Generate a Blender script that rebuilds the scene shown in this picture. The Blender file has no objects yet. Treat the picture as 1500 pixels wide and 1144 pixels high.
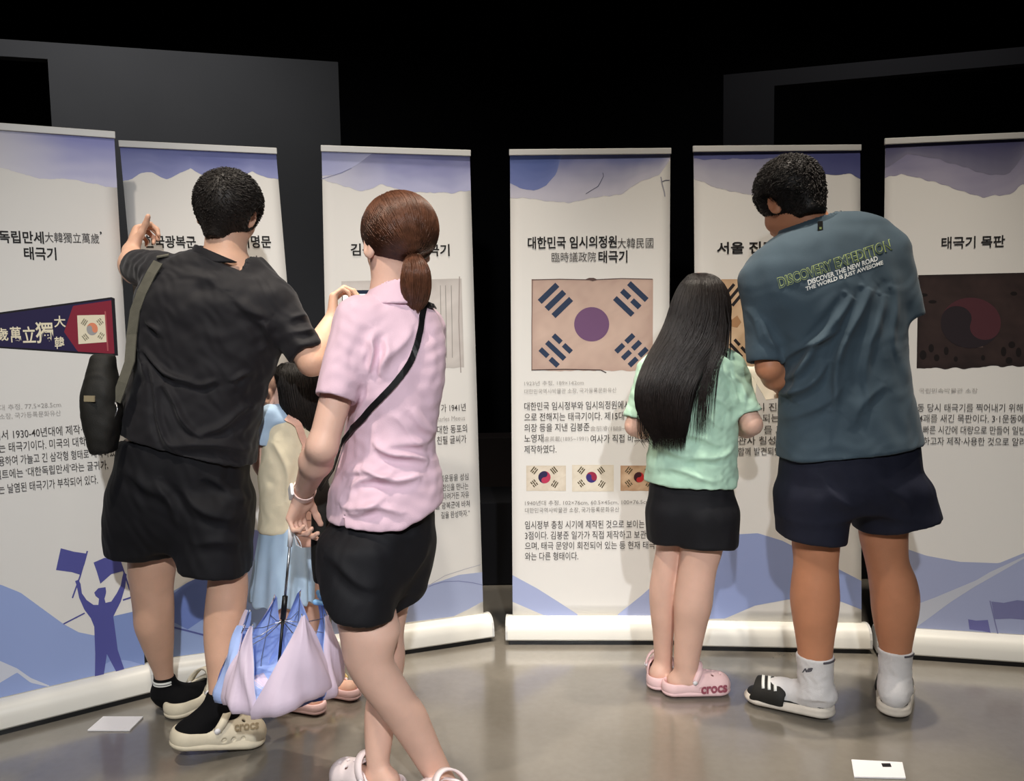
import bpy, bmesh, math, random
import numpy as np
from mathutils import Vector, Matrix
from mathutils.bvhtree import BVHTree
random.seed(7)
RNG = np.random.default_rng(7)
SC = bpy.context.scene
COL = SC.collection

# ------------------------------------------------------------------ camera
F = 1200.0                                  # focal length in pixels of the 1500 px wide frame
PITCH, ROLL, CAMH = math.radians(4.855), math.radians(-0.986), 1.241
cp, sp, cr, sr = math.cos(PITCH), math.sin(PITCH), math.cos(ROLL), math.sin(ROLL)
FW = np.array([0, cp, -sp])
RT = cr * np.array([1.0, 0, 0]) + sr * np.array([0, sp, cp])
UP = -sr * np.array([1.0, 0, 0]) + cr * np.array([0, sp, cp])
CPOS = np.array([0, 0, CAMH])
cam = bpy.data.cameras.new('camera')
cam.sensor_width = 36.0
cam.lens = 36.0 * F / 1500.0
cam.clip_start = 0.05
cam_o = bpy.data.objects.new('camera', cam)
COL.objects.link(cam_o)
cam_o.matrix_world = Matrix(((RT[0], UP[0], -FW[0], 0), (RT[1], UP[1], -FW[1], 0), (RT[2], UP[2], -FW[2], CAMH), (0, 0, 0, 1)))
SC.camera = cam_o

# ------------------------------------------------------------------ exposure, world, lights
SC.view_settings.view_transform = 'Standard'
SC.view_settings.look = 'None'
SC.view_settings.gamma = 1.0
SC.view_settings.use_curve_mapping = False
SC.view_settings.exposure = 0.0
W = bpy.data.worlds.new('hall')
SC.world = W
W.use_nodes = True
W.node_tree.nodes['Background'].inputs[0].default_value = (0.9, 0.92, 1.0, 1)
W.node_tree.nodes['Background'].inputs[1].default_value = 0.006


def spot(name, loc, aim, power, size=60, blend=0.6, col=(1, 0.93, 0.84), rad=0.06):
    l = bpy.data.lights.new(name, 'SPOT')
    l.energy, l.spot_size, l.spot_blend, l.color, l.shadow_soft_size = power, math.radians(size), blend, col, rad
    o = bpy.data.objects.new(name, l)
    COL.objects.link(o)
    o.location = loc
    o.rotation_euler = (Vector(aim) - Vector(loc)).to_track_quat('-Z', 'Y').to_euler()
    return o


WARM, COOL = (1, 0.9, 0.77), (0.96, 0.975, 1.0)
spot('track_spot', (0.6, -2.2, 3.2), (-1.0, 2.6, 0.1), 600, 48, 0.9, COOL)
spot('track_spot.001', (-0.5, -2.2, 3.2), (1.0, 2.5, -0.1), 380, 42, 1.0, COOL)
spot('track_spot.002', (-1.2, 0.9, 3.7), (-0.6, 2.3, 0.7), 230, 60, 0.9, WARM)
spot('down_light', (0.3, 2.2, 4.3), (0.2, 2.9, 0.0), 420, 40, 1.0, WARM)
spot('down_light.001', (1.1, 2.1, 4.3), (1.1, 2.8, 0.0), 420, 40, 1.0, WARM)
spot('down_light.002', (2.0, 1.9, 4.3), (1.9, 2.7, 0.0), 240, 40, 1.0, WARM)
spot('down_light.003', (-0.5, 2.5, 4.3), (-0.42, 2.95, 0.0), 380, 36, 1.0, WARM)
spot('small_girl_fill', (-1.0, 2.7, 4.3), (-0.72, 2.6, 0.6), 130, 26, 1.0, WARM)  # added fill lamp that brightens the small girl
spot('wall_spot', (-2.2, 3.6, 4.2), (-2.2, 5.4, 1.3), 130, 110, 1.0, (1, 1, 1))
spot('wall_spot.001', (2.2, 4.0, 4.2), (2.4, 5.6, 2.0), 50, 100, 1.0, (1, 1, 1))

# ------------------------------------------------------------------ small helpers


def at(px, py, Y):
    d = FW + RT * (px - 750) / F - UP * (py - 572) / F
    return CPOS + d * Y / d[1]


def fl(px, py, z=0.0):
    d = FW + RT * (px - 750) / F - UP * (py - 572) / F
    return CPOS + d * (z - CAMH) / d[2]


def vray(px, py):
    d = FW + RT * (px - 750) / F - UP * (py - 572) / F
    return d / np.linalg.norm(d)


def nrm(v):
    v = np.asarray(v, float)
    return v / (np.linalg.norm(v) + 1e-12)


def srgb(r, g, b):
    def f(c):
        c /= 255.0
        return c / 12.92 if c <= 0.04045 else ((c + 0.055) / 1.055) ** 2.4
    return (f(r), f(g), f(b))


def mat(name, col, rough=0.6, spec=0.4, bump=0.0, bscale=200.0, var=0.0, vscale=8.0, sheen=0.0, sss=0.0, metal=0.0, coat=0.0,
        attr=None, emit=None, weave=False, stretch=None, aniso=0.0):
    m = bpy.data.materials.new(name)
    m.use_nodes = True
    nt = m.node_tree
    N, L = nt.nodes, nt.links
    b = N['Principled BSDF']
    b.inputs['Base Color'].default_value = (*col, 1)
    b.inputs['Roughness'].default_value = rough
    b.inputs['Specular IOR Level'].default_value = spec
    b.inputs['Metallic'].default_value = metal
    b.inputs['Coat Weight'].default_value = coat
    if sheen:
        b.inputs['Sheen Weight'].default_value = sheen
        b.inputs['Sheen Roughness'].default_value = 0.5
    if sss:
        b.inputs['Subsurface Weight'].default_value = sss
        b.inputs['Subsurface Radius'].default_value = (0.012, 0.005, 0.003)
        b.inputs['Subsurface Scale'].default_value = 1.0
    tc = N.new('ShaderNodeTexCoord')
    src = tc.outputs['Object']
    if stretch:
        mp = N.new('ShaderNodeMapping')
        mp.inputs['Scale'].default_value = stretch
        L.new(src, mp.inputs['Vector'])
        src = mp.outputs['Vector']
    if attr:
        a = N.new('ShaderNodeAttribute')
        a.attribute_name = attr
        L.new(a.outputs['Color'], b.inputs['Base Color'])
    elif var:
        n = N.new('ShaderNodeTexNoise')
        n.inputs['Scale'].default_value = vscale
        n.inputs['Detail'].default_value = 5
        L.new(src, n.inputs['Vector'])
        r = N.new('ShaderNodeValToRGB')
        r.color_ramp.elements[0].position, r.color_ramp.elements[1].position = 0.3, 0.7
        r.color_ramp.elements[0].color = (*[max(0, c * (1 - var)) for c in col], 1)
        r.color_ramp.elements[1].color = (*[min(1, c * (1 + var)) for c in col], 1)
        L.new(n.outputs['Fac'], r.inputs['Fac'])
        L.new(r.outputs['Color'], b.inputs['Base Color'])
    if bump:
        if weave:
            n2 = N.new('ShaderNodeTexVoronoi')
            n2.inputs['Scale'].default_value = bscale
            out = n2.outputs['Distance']
        else:
            n2 = N.new('ShaderNodeTexNoise')
            n2.inputs['Scale'].default_value = bscale
            n2.inputs['Detail'].default_value = 3
            out = n2.outputs['Fac']
        L.new(src, n2.inputs['Vector'])
        bp = N.new('ShaderNodeBump')
        bp.inputs['Strength'].default_value = bump
        bp.inputs['Distance'].default_value = 0.002
        L.new(out, bp.inputs['Height'])
        L.new(bp.outputs['Normal'], b.inputs['Normal'])
    if emit:
        b.inputs['Emission Color'].default_value = (*emit[0], 1)
        b.inputs['Emission Strength'].default_value = emit[1]
    return m


M = {
    'skin_a': mat('skin_warm', srgb(222, 177, 151), 0.5, 0.35, 0.15, 260, 0.07, 14, sss=0.06),
    'skin_b': mat('skin_pale', srgb(226, 184, 164), 0.5, 0.35, 0.12, 260, 0.06, 14, sss=0.06),
    'skin_c': mat('skin_tan', srgb(202, 139, 104), 0.5, 0.35, 0.15, 260, 0.07, 14, sss=0.06),
    'hair_k': mat('hair_black', srgb(30, 25, 22), 0.55, 0.35, 0.3, 120, 0.3, 60),
    'hair_l': mat('hair_long_black', srgb(24, 18, 16), 0.42, 0.32, 0.2, 120, 0.3, 60),
    'hair_b': mat('hair_brown', srgb(98, 62, 44), 0.4, 0.5, 0.2, 120, 0.35, 60),
    'eye': mat('eye_white', srgb(230, 225, 220), 0.2, 0.5),
    'blk_shirt': mat('black_cotton', srgb(27, 26, 30), 0.7, 0.25, 0.25, 700, 0.08, 30, sheen=0.08),
    'blk_shorts': mat('black_shorts_cloth', srgb(22, 22, 26), 0.7, 0.25, 0.25, 700, 0.1, 30),
    'navy_shorts': mat('navy_shorts_cloth', srgb(32, 34, 48), 0.75, 0.22, 0.25, 700, 0.08, 30),
    'pink': mat('pink_pique_cotton', srgb(226, 194, 208), 0.8, 0.2, 0.3, 500, 0.03, 20, sheen=0.1),
    'mint': mat('mint_cotton', srgb(186, 222, 198), 0.8, 0.2, 0.2, 500, 0.06, 26, sheen=0.1),
    'teal': mat('teal_cotton', srgb(68, 84, 95), 0.82, 0.2, 0.2, 600, 0.06, 20, sheen=0.1),
    'sock_k': mat('black_sock_knit', srgb(16, 16, 18), 0.9, 0.15, 0.4, 500),
    'sock_w': mat('white_sock_knit', srgb(226, 224, 224), 0.9, 0.15, 0.5, 380),
    'cream_foam': mat('cream_foam', srgb(222, 212, 188), 0.55, 0.35, 0.08, 200, 0.04, 30),
    'pink_foam': mat('pink_foam', srgb(240, 204, 204), 0.55, 0.35, 0.08, 200, 0.03, 30),
    'pale_foam': mat('pale_pink_foam', srgb(236, 222, 222), 0.55, 0.35, 0.08, 200, 0.03, 30),
    'white_foam': mat('white_sole_foam', srgb(214, 206, 194), 0.6, 0.3, 0.1, 200, 0.06, 30),
    'blk_rubber': mat('black_rubber', srgb(20, 20, 20), 0.6, 0.3, 0.2, 300),
    'yellow': mat('pale_yellow_strap', srgb(244, 224, 160), 0.55, 0.3),
    'logo_pink': mat('dark_pink_print', srgb(150, 78, 92), 0.6, 0.3),
    'logo_grey': mat('grey_print', srgb(90, 88, 96), 0.7, 0.2),
    'logo_cream': mat('beige_print', srgb(170, 156, 130), 0.7, 0.2),
    'green_print': mat('yellow_green_print', srgb(176, 192, 120), 0.7, 0.2),
    'white_print': mat('white_print', srgb(232, 234, 230), 0.7, 0.2),
    'blk_plastic': mat('black_plastic', srgb(18, 18, 20), 0.4, 0.4),
    'blk_nylon': mat('black_nylon', srgb(30, 29, 26), 0.65, 0.3, 0.3, 400, 0.15, 40),
    'olive_strap': mat('grey_olive_webbing', srgb(92, 90, 80), 0.7, 0.25, 0.4, 500, 0.1, 50),
    'beige': mat('beige_patch', srgb(150, 138, 112), 0.7, 0.2),
    'steel': mat('brushed_steel', srgb(170, 170, 172), 0.3, 0.5, metal=1.0),
    'watch_band': mat('pale_pink_band', srgb(236, 208, 200), 0.5, 0.3),
    'umb_out': mat('lilac_umbrella_cloth', srgb(226, 208, 226), 0.5, 0.35, 0.12, 90, 0.04, 12),
    'umb_in': mat('light_blue_umbrella_lining', srgb(172, 194, 244), 0.5, 0.3, 0.12, 90, 0.04, 12),
    'white_plastic': mat('white_plastic', srgb(236, 234, 236), 0.35, 0.4),
    'paper': mat('white_paper', srgb(236, 230, 214), 0.7, 0.2),
    'screen': mat('phone_screen', srgb(225, 228, 230), 0.2, 0.4, emit=((0.85, 0.9, 0.95), 0.55)),
    'screen_dark': mat('phone_screen_dark_band', srgb(20, 30, 50), 0.2, 0.4),
    'cream': mat('cream_cotton', srgb(244, 232, 200), 0.8, 0.2, 0.2, 400, 0.03, 20),
    'sky': mat('light_blue_cotton', srgb(182, 208, 232), 0.8, 0.2, 0.2, 400, 0.04, 20),
    'peach': mat('peach_leatherette', srgb(238, 188, 166), 0.55, 0.3, 0.15, 200),
    'toy_blue': mat('blue_toy', srgb(130, 180, 226), 0.5, 0.35),
    'alu': mat('white_aluminium', srgb(224, 222, 214), 0.38, 0.4, 0.03, 400),
    'alu_grey': mat('grey_aluminium_rail', srgb(200, 200, 198), 0.4, 0.4),
    'panel': mat('banner_film', srgb(224, 222, 218), 0.6, 0.25, 0.05, 500),
    'wash': mat('printed_ink_wash', (1, 1, 1), 0.6, 0.25, attr='ink'),
    'ink': mat('printed_black_ink', srgb(34, 32, 32), 0.6, 0.2),
    'ink_body': mat('printed_dark_grey_ink', srgb(66, 62, 60), 0.6, 0.2),
    'ink_soft': mat('printed_light_grey_ink', srgb(168, 164, 160), 0.6, 0.2),
    'ink_mid': mat('printed_grey_ink', srgb(134, 130, 126), 0.6, 0.2),
}
PRINT = {}


def ink(r, g, b):
    k = (r, g, b)
    if k not in PRINT:
        PRINT[k] = mat('printed_ink_%d_%d_%d' % k, srgb(*k), 0.6, 0.25)
    return PRINT[k]


def mesh_from(name, V, faces, mats, smooth=True, midx=None):
    me = bpy.data.meshes.new(name)
    V = np.asarray(V, np.float32)
    if isinstance(faces, np.ndarray) and faces.ndim == 2:
        n, k = faces.shape
        me.vertices.add(len(V))
        me.vertices.foreach_set('co', V.ravel())
        me.loops.add(n * k)
        me.loops.foreach_set('vertex_index', faces.astype(np.int32).ravel())
        me.polygons.add(n)
        me.polygons.foreach_set('loop_start', np.arange(0, n * k, k, dtype=np.int32))
        me.polygons.foreach_set('loop_total', np.full(n, k, np.int32))
        me.update(calc_edges=True)
    else:
        me.from_pydata([tuple(v) for v in V], [], [tuple(f) for f in faces])
    for m in (mats if isinstance(mats, (list, tuple)) else [mats]):
        me.materials.append(m)
    if midx is not None:
        me.polygons.foreach_set('material_index', np.asarray(midx, np.int32))
    if smooth:
        me.polygons.foreach_set('use_smooth', np.ones(len(me.polygons), bool))
    me.update()
    return me


def link(name, me, parent=None):
    o = bpy.data.objects.new(name, me)
    COL.objects.link(o)
    if parent is not None:
        o.parent = parent
        bpy.context.view_layer.update() if False else None
        o.matrix_parent_inverse = PINV.get(parent.name, Matrix.Identity(4))
    return o


PINV = {}


def thing(name, label, cat, loc, group=None):
    o = bpy.data.objects.new(name, None)
    COL.objects.link(o)
    o.empty_display_size = 0.1
    o.location = Vector(loc)
    PINV[o.name] = Matrix.Translation(-Vector(loc))
    o['label'], o['category'] = label, cat
    if group:
        o['group'] = group
    return o


def tag(o, label, cat, group=None):
    o['label'], o['category'] = label, cat
    if group:
        o['group'] = group
    return o


class MB:
    """collects boxes, tubes and polygons into one mesh"""

    def __init__(self):
        self.v, self.f, self.m = [], [], []

    def add(self, V, Fs, mi=0):
        n = len(self.v)
        self.v += [tuple(map(float, p)) for p in V]
        self.f += [tuple(i + n for i in f) for f in Fs]
        self.m += [mi] * len(Fs)

    def box(self, c, u, v, w, mi=0):
        c, u, v, w = map(np.asarray, (c, u, v, w))
        P = [c + a * u + b * v + d * w for d in (-1, 1) for b in (-1, 1) for a in (-1, 1)]
        self.add(P, [(0, 2, 3, 1), (4, 5, 7, 6), (0, 1, 5, 4), (2, 6, 7, 3), (0, 4, 6, 2), (1, 3, 7, 5)], mi)

    def tube(self, pts, r, n=8, mi=0, cap=True, flat=None):
        pts = [np.asarray(p, float) for p in pts]
        rs = r if isinstance(r, (list, tuple, np.ndarray)) else [r] * len(pts)
        V, Fs, ref = [], [], None
        for i, p in enumerate(pts):
            t = nrm(pts[min(i + 1, len(pts) - 1)] - pts[max(i - 1, 0)])
            if ref is None:
                ref = nrm(np.cross(t, [0.3, 0.2, 1] if abs(t[2]) < 0.9 else [1, 0.1, 0]))
            a = nrm(ref - t * (ref @ t))
            ref = a
            b = np.cross(t, a)
            for k in range(n):
                an = 2 * math.pi * k / n
                V.append(p + rs[i] * (a * math.cos(an) + b * math.sin(an)))
        for i in range(len(pts) - 1):
            for k in range(n):
                Fs.append((i * n + k, i * n + (k + 1) % n, (i + 1) * n + (k + 1) % n, (i + 1) * n + k))
        if cap:
            Fs.append(tuple(range(n - 1, -1, -1)))
            Fs.append(tuple((len(pts) - 1) * n + k for k in range(n)))
        self.add(V, Fs, mi)

    def strap(self, pts, nrms, w, t, mi=0):
        """a flat band along pts; nrms = face normal per point"""
        pts = [np.asarray(p, float) for p in pts]
        V, Fs = [], []
        for i, p in enumerate(pts):
            tg = nrm(pts[min(i + 1, len(pts) - 1)] - pts[max(i - 1, 0)])
            n = np.asarray(nrms[i], float)
            n = nrm(n - tg * (n @ tg))
            s = np.cross(tg, n)
            V += [p + s * w + n * t, p - s * w + n * t, p - s * w - n * t, p + s * w - n * t]
        for i in range(len(pts) - 1):
            for k in range(4):
                Fs.append((i * 4 + k, i * 4 + (k + 1) % 4, i * 4 + 4 + (k + 1) % 4, i * 4 + 4 + k))
        Fs += [(3, 2, 1, 0), tuple(len(pts) * 4 - 4 + k for k in range(4))]
        self.add(V, Fs, mi)

    def mesh(self, name, mats, smooth=False, bevel=0):
        me = mesh_from(name, self.v, self.f, mats, smooth, self.m)
        if bevel:
            bm = bmesh.new()
            bm.from_mesh(me)
            bmesh.ops.bevel(bm, geom=[e for e in bm.edges], offset=bevel, segments=2, affect='EDGES', profile=0.6)
            bm.to_mesh(me)
            bm.free()
            if smooth:
                me.polygons.foreach_set('use_smooth', np.ones(len(me.polygons), bool))
        return me

    def build(self, name, mats, parent=None, smooth=False, bevel=0):
        return link(name, self.mesh(name, mats, smooth, bevel), parent)


# ------------------------------------------------------------------ distance-field modelling
def smin(a, b, k):
    if k <= 0:
        return np.minimum(a, b)
    h = np.clip(0.5 + 0.5 * (b - a) / k, 0, 1)
    return b + (a - b) * h - k * h * (1 - h)


class Prim:
    def __init__(s, fn, lo, hi, k=0.02, op='u'):
        s.fn, s.lo, s.hi, s.k, s.op = fn, np.asarray(lo, float), np.asarray(hi, float), k, op


def cutter(cuts):
    cs = [(np.asarray(a, float), nrm(b)) for a, b in (cuts or [])]

    def f(p, d):
        for a, n in cs:
            d = -smin(-d, -((p - a) @ n), 0.006)
        return d
    return f


def rc(a, b, ra, rb, k=0.02, flat=None, op='u', cut=None):
    """tapered capsule; flat=(normal, ratio) squashes it along a direction"""
    a, b = np.asarray(a, float), np.asarray(b, float)
    ba = b - a
    L2 = max(ba @ ba, 1e-9)
    cf = cutter(cut)
    if flat is not None:
        fn_, ratio = nrm(flat[0]), flat[1]
        inv = 1.0 / ratio - 1.0

        def sc(v):
            return v + (v @ fn_)[..., None] * fn_ * inv
        ba2 = sc(ba[None])[0]
        l2 = max(ba2 @ ba2, 1e-9)

        def fn(p):
            q = sc(p - a)
            t = np.clip((q @ ba2) / l2, 0, 1)
            v = q - t[..., None] * ba2
            ln = np.sqrt((v * v).sum(-1)) + 1e-9
            g = np.sqrt((sc(v / ln[..., None]) ** 2).sum(-1))
            return cf(p, (ln - (ra + (rb - ra) * t)) / g)
    else:
        def fn(p):
            q = p - a
            t = np.clip((q @ ba) / L2, 0, 1)
            v = q - t[..., None] * ba
            return cf(p, np.sqrt((v * v).sum(-1)) - (ra + (rb - ra) * t))
    r = max(ra, rb) * (max(1, flat[1]) if flat is not None else 1)
    return Prim(fn, np.minimum(a, b) - r, np.maximum(a, b) + r, k, op)


def ell(c, rad, ax=None, k=0.02, op='u', cut=None):
    c, rad = np.asarray(c, float), np.asarray(rad, float)
    A = np.eye(3) if ax is None else np.array([nrm(x) for x in ax])
    cf = cutter(cut)

    def fn(p):
        q = (p - c) @ A.T
        g = q / rad
        k0 = np.sqrt((g * g).sum(-1)) + 1e-9
        k1 = np.sqrt(((g / rad) ** 2).sum(-1)) + 1e-9
        return cf(p, k0 * (k0 - 1) / k1)
    R = rad.max()
    return Prim(fn, c - R, c + R, k, op)


def hermite(x, xs, ys):
    xs, ys = np.asarray(xs, float), np.asarray(ys, float)
    m = np.gradient(ys, xs) if len(xs) > 1 else np.zeros(1)
    i = np.clip(np.searchsorted(xs, x) - 1, 0, len(xs) - 2)
    h = xs[i + 1] - xs[i]
    t = np.clip((x - xs[i]) / h, 0, 1)
    return ((2 * t**3 - 3 * t**2 + 1) * ys[i] + (t**3 - 2 * t**2 + t) * h * m[i]
            + (-2 * t**3 + 3 * t**2) * ys[i + 1] + (t**3 - t**2) * h * m[i + 1])


class Prof:
    """upright body of elliptical sections read row by row: (py, x-left, x-right, Y, half depth)"""

    def __init__(s, rows, yaw=0.0, inset=0.0, power=2.0):
        z, cx, cy, w, b = [], [], [], [], []
        for (py, xl, xr, Y, d) in rows:
            c = at((xl + xr) / 2, py, Y)
            z.append(c[2]); cx.append(c[0]); cy.append(c[1])
            w.append(max((xr - xl) / 2 * Y / F - inset, 0.006)); b.append(max(d - inset, 0.006))
        o = np.argsort(z)
        s.z, s.cx, s.cy, s.w, s.b = [np.array(v)[o] for v in (z, cx, cy, w, b)]
        s.yaw, s.power = yaw, power
        s.z0, s.z1 = s.z[0], s.z[-1]
        s.T = np.linspace(s.z0, s.z1, 160)
        s.tab = [hermite(s.T, s.z, v) for v in (s.cx, s.cy, s.w, s.b)]
        ca, sa = abs(math.cos(yaw)), abs(math.sin(yaw))
        # silhouette width w belongs to the turned ellipse: solve the half width a
        wv, bv = s.tab[2], s.tab[3]
        a2 = np.maximum(wv**2 - (bv * sa)**2, (0.5 * wv)**2) / max(ca * ca, 0.05)
        s.tab[2] = np.sqrt(a2)

    def sec(s, z):
        return [np.interp(z, s.T, v) for v in s.tab]

    def prim(s, k=0.02, op='u', cut=None, grow=0.0, zlo=None, zhi=None, rnd=0.012):
        zl, zh = (s.z0 if zlo is None else zlo), (s.z1 if zhi is None else zhi)
        cf = cutter(cut)
        c, sn, n = math.cos(s.yaw), math.sin(s.yaw), s.power

        def fn(p):
            cx, cy, a, b = s.sec(p[..., 2])
            a, b = np.maximum(a + grow, 0.006), np.maximum(b + grow, 0.006)
            dx, dy = p[..., 0] - cx, p[..., 1] - cy
            x, y = dx * c + dy * sn, -dx * sn + dy * c
            gx, gy = np.abs(x) / a, np.abs(y) / b
            rho = (gx**n + gy**n) ** (1 / n) + 1e-9
            gr = np.sqrt((gx**(n - 1) / a)**2 + (gy**(n - 1) / b)**2) / rho**(n - 1) + 1e-9
            d = np.where(rho < 0.05, -np.minimum(a, b), (rho - 1) / np.maximum(gr, 1e-3))
            d = -smin(-d, -(p[..., 2] - zh), rnd)
            d = -smin(-d, -(zl - p[..., 2]), rnd)
            return cf(p, d)
        R = max(s.tab[2].max(), s.tab[3].max()) + grow
        return Prim(fn, (s.tab[0].min() - R, s.tab[1].min() - R, zl), (s.tab[0].max() + R, s.tab[1].max() + R, zh), k, op)

    def surf(s, th, z, off=0.0):
        """point on the skin at angle th (0 = its right, -pi/2 = towards the camera)"""
        cx, cy, a, b = s.sec(z)
        n = s.power
        ct, st = np.cos(th), np.sin(th)
        x = (a + off) * np.sign(ct) * np.abs(ct) ** (2 / n)
        y = (b + off) * np.sign(st) * np.abs(st) ** (2 / n)
        c, sn = math.cos(s.yaw), math.sin(s.yaw)
        return np.stack([cx + x * c - y * sn, cy + x * sn + y * c, z + 0 * x], -1)


def field_mesh(prims, h=0.0045):
    """grid + surface nets of a list of primitives"""
    B = 10
    us = [p for p in prims if p.op == 'u']
    lo = np.min([p.lo for p in us], 0) - 4 * h
    hi = np.max([p.hi for p in us], 0) + 4 * h
    nb = np.ceil((hi - lo) / (h * B)).astype(int)
    D = np.full(tuple(nb * B), 1.0, np.float32)
    Dv = D.reshape(nb[0], B, nb[1], B, nb[2], B)
    off = np.stack(np.meshgrid(*[np.arange(B)] * 3, indexing='ij'), -1) * h
    store = {}
    for p in prims:
        m = p.k + 2.5 * h
        i0 = np.clip(np.floor((p.lo - m - lo) / (h * B)).astype(int), 0, nb - 1)
        i1 = np.clip(np.floor((p.hi + m - lo) / (h * B)).astype(int), 0, nb - 1)
        if (i1 < i0).any():
            continue
        sl = tuple(slice(i0[q], i1[q] + 1) for q in range(3))
        g = np.stack(np.meshgrid(*[np.arange(i0[q] * B, (i1[q] + 1) * B) for q in range(3)], indexing='ij'), -1) * h + lo
        d = p.fn(g)
        s2 = tuple(slice(i0[q] * B, (i1[q] + 1) * B) for q in range(3))
        if p.op == 'u':
            D[s2] = smin(D[s2], d, p.k)
        else:
            D[s2] = -smin(-D[s2], d, p.k)
    S = D < 0
    # only cells with mixed corners
    c = np.zeros(tuple(np.array(S.shape) - 1), np.int8)
    for a in (0, 1):
        for b in (0, 1):
            for e in (0, 1):
                c += S[a:S.shape[0] - 1 + a, b:S.shape[1] - 1 + b, e:S.shape[2] - 1 + e]
    I, J, K = np.nonzero((c > 0) & (c < 8))
    idx = np.full(c.shape, -1, np.int32)
    idx[I, J, K] = np.arange(len(I))
    acc = np.zeros((len(I), 3))
    cnt = np.zeros(len(I))
    cor = [(0, 0, 0), (1, 0, 0), (0, 1, 0), (1, 1, 0), (0, 0, 1), (1, 0, 1), (0, 1, 1), (1, 1, 1)]
    vals = [D[I + a, J + b, K + e].astype(float) for a, b, e in cor]
    for i in range(8):
        for j in range(i + 1, 8):
            da = np.subtract(cor[j], cor[i])
            if np.abs(da).sum() != 1:
                continue
            x = (vals[i] < 0) != (vals[j] < 0)
            t = np.where(x, vals[i] / np.where(x, vals[i] - vals[j], 1), 0)
            acc += np.where(x[:, None], np.array(cor[i]) + t[:, None] * da, 0)
            cnt += x
    V = (np.stack([I, J, K], -1) + acc / cnt[:, None]) * h + lo
    Q = []
    for ax in range(3):
        sa = [slice(None)] * 3
        sb = [slice(None)] * 3
        sa[ax], sb[ax] = slice(0, -1), slice(1, None)
        A, Bq = S[tuple(sa)], S[tuple(sb)]
        e = np.nonzero(A != Bq)
        e = np.stack(e, -1)
        u, v = [(1, 2), (2, 0), (0, 1)][ax]
        ok = (e[:, u] > 0) & (e[:, v] > 0) & (e[:, u] < c.shape[u]) & (e[:, v] < c.shape[v])
        e = e[ok]

        def gi(du, dv):
            q = e.copy()
            q[:, u] -= du
            q[:, v] -= dv
            return idx[q[:, 0], q[:, 1], q[:, 2]]
        q = np.stack([gi(1, 1), gi(0, 1), gi(0, 0), gi(1, 0)], -1)
        inside = A[e[:, 0], e[:, 1], e[:, 2]]
        q[~inside] = q[~inside][:, ::-1]
        Q.append(q)
    Q = np.concatenate(Q)
    Q = Q[(Q >= 0).all(1)]
    return V, Q


def relax(V, Q, it=2, f=0.5):
    for _ in range(it):
        s = np.zeros_like(V)
        n = np.zeros(len(V))
        for a in range(4):
            for b in ((a + 1) % 4, (a + 3) % 4):
                np.add.at(s, Q[:, a], V[Q[:, b]])
                np.add.at(n, Q[:, a], 1)
        V = V + f * (s / np.maximum(n, 1)[:, None] - V)
    return V


def normals(V, Q):
    n = np.cross(V[Q[:, 2]] - V[Q[:, 0]], V[Q[:, 3]] - V[Q[:, 1]])
    N = np.zeros_like(V)
    for a in range(4):
        np.add.at(N, Q[:, a], n)
    return N / (np.linalg.norm(N, axis=1)[:, None] + 1e-12)


def wob(p, freq, seed=0, n=7):
    """smooth noise from summed sines, about -1..1"""
    r = np.random.default_rng(seed)
    out = 0
    q = p * freq
    q = q + 0.6 * np.sin(q[:, [1, 2, 0]] * 1.3 + seed)
    for _ in range(n):
        d = r.normal(size=3)
        out = out + np.sin(q @ d * 2.2 + r.uniform(0, 6.28))
    return out / n * 1.6


def folds(V, N, strokes, Y, side=-1):
    """raise ridges (or press grooves) along strokes ((x,y),(x,y),height,width) on the side facing the camera"""
    d = np.zeros(len(V))
    w8 = np.clip(side * N[:, 1] * 1.6 + 0.3, 0, 1)
    P2 = V[:, [0, 2]]
    for (p0, p1, h, w) in strokes:
        a, b = at(*p0, Y)[[0, 2]], at(*p1, Y)[[0, 2]]
        ba = b - a
        L = np.linalg.norm(ba)
        t = np.clip((P2 - a) @ ba / (L * L), 0, 1)
        sg = ((P2 - a)[:, 0] * ba[1] - (P2 - a)[:, 1] * ba[0]) / L
        bow = 0.06 * L * np.sin(t * 5 + h * 900)
        sg = sg + bow
        r2 = np.where((t > 0) & (t < 1), sg**2, ((P2 - a - t[:, None] * ba)**2).sum(1))
        env = np.sin(np.pi * np.clip(t * 0.9 + 0.05, 0, 1)) ** 0.7
        sgn = np.where(sg > 0, 0.55, 1.25)
        d += h * env * (np.exp(-r2 / (w * sgn)**2) - 0.45 * np.exp(-((sg - 1.9 * w)**2 + np.maximum(r2 - sg**2, 0)) / w**2) * (r2 < 25 * w * w))
    return d * w8


def sdf_obj(name, prims, m, parent, h=0.0045, sm=1, disp=None):
    V, Q = field_mesh(prims, h)
    V = relax(V, Q, sm)
    if disp:
        N = normals(V, Q)
        V = V + N * disp(V, N)[:, None]
    return link(name, mesh_from(name, V, Q, m), parent), (V, Q)

# ------------------------------------------------------------------ people: shared anatomy


def frame_from(fwd, up):
    y = nrm(fwd)
    x = nrm(np.cross(y, up))
    return x, y, np.cross(x, y)


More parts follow.
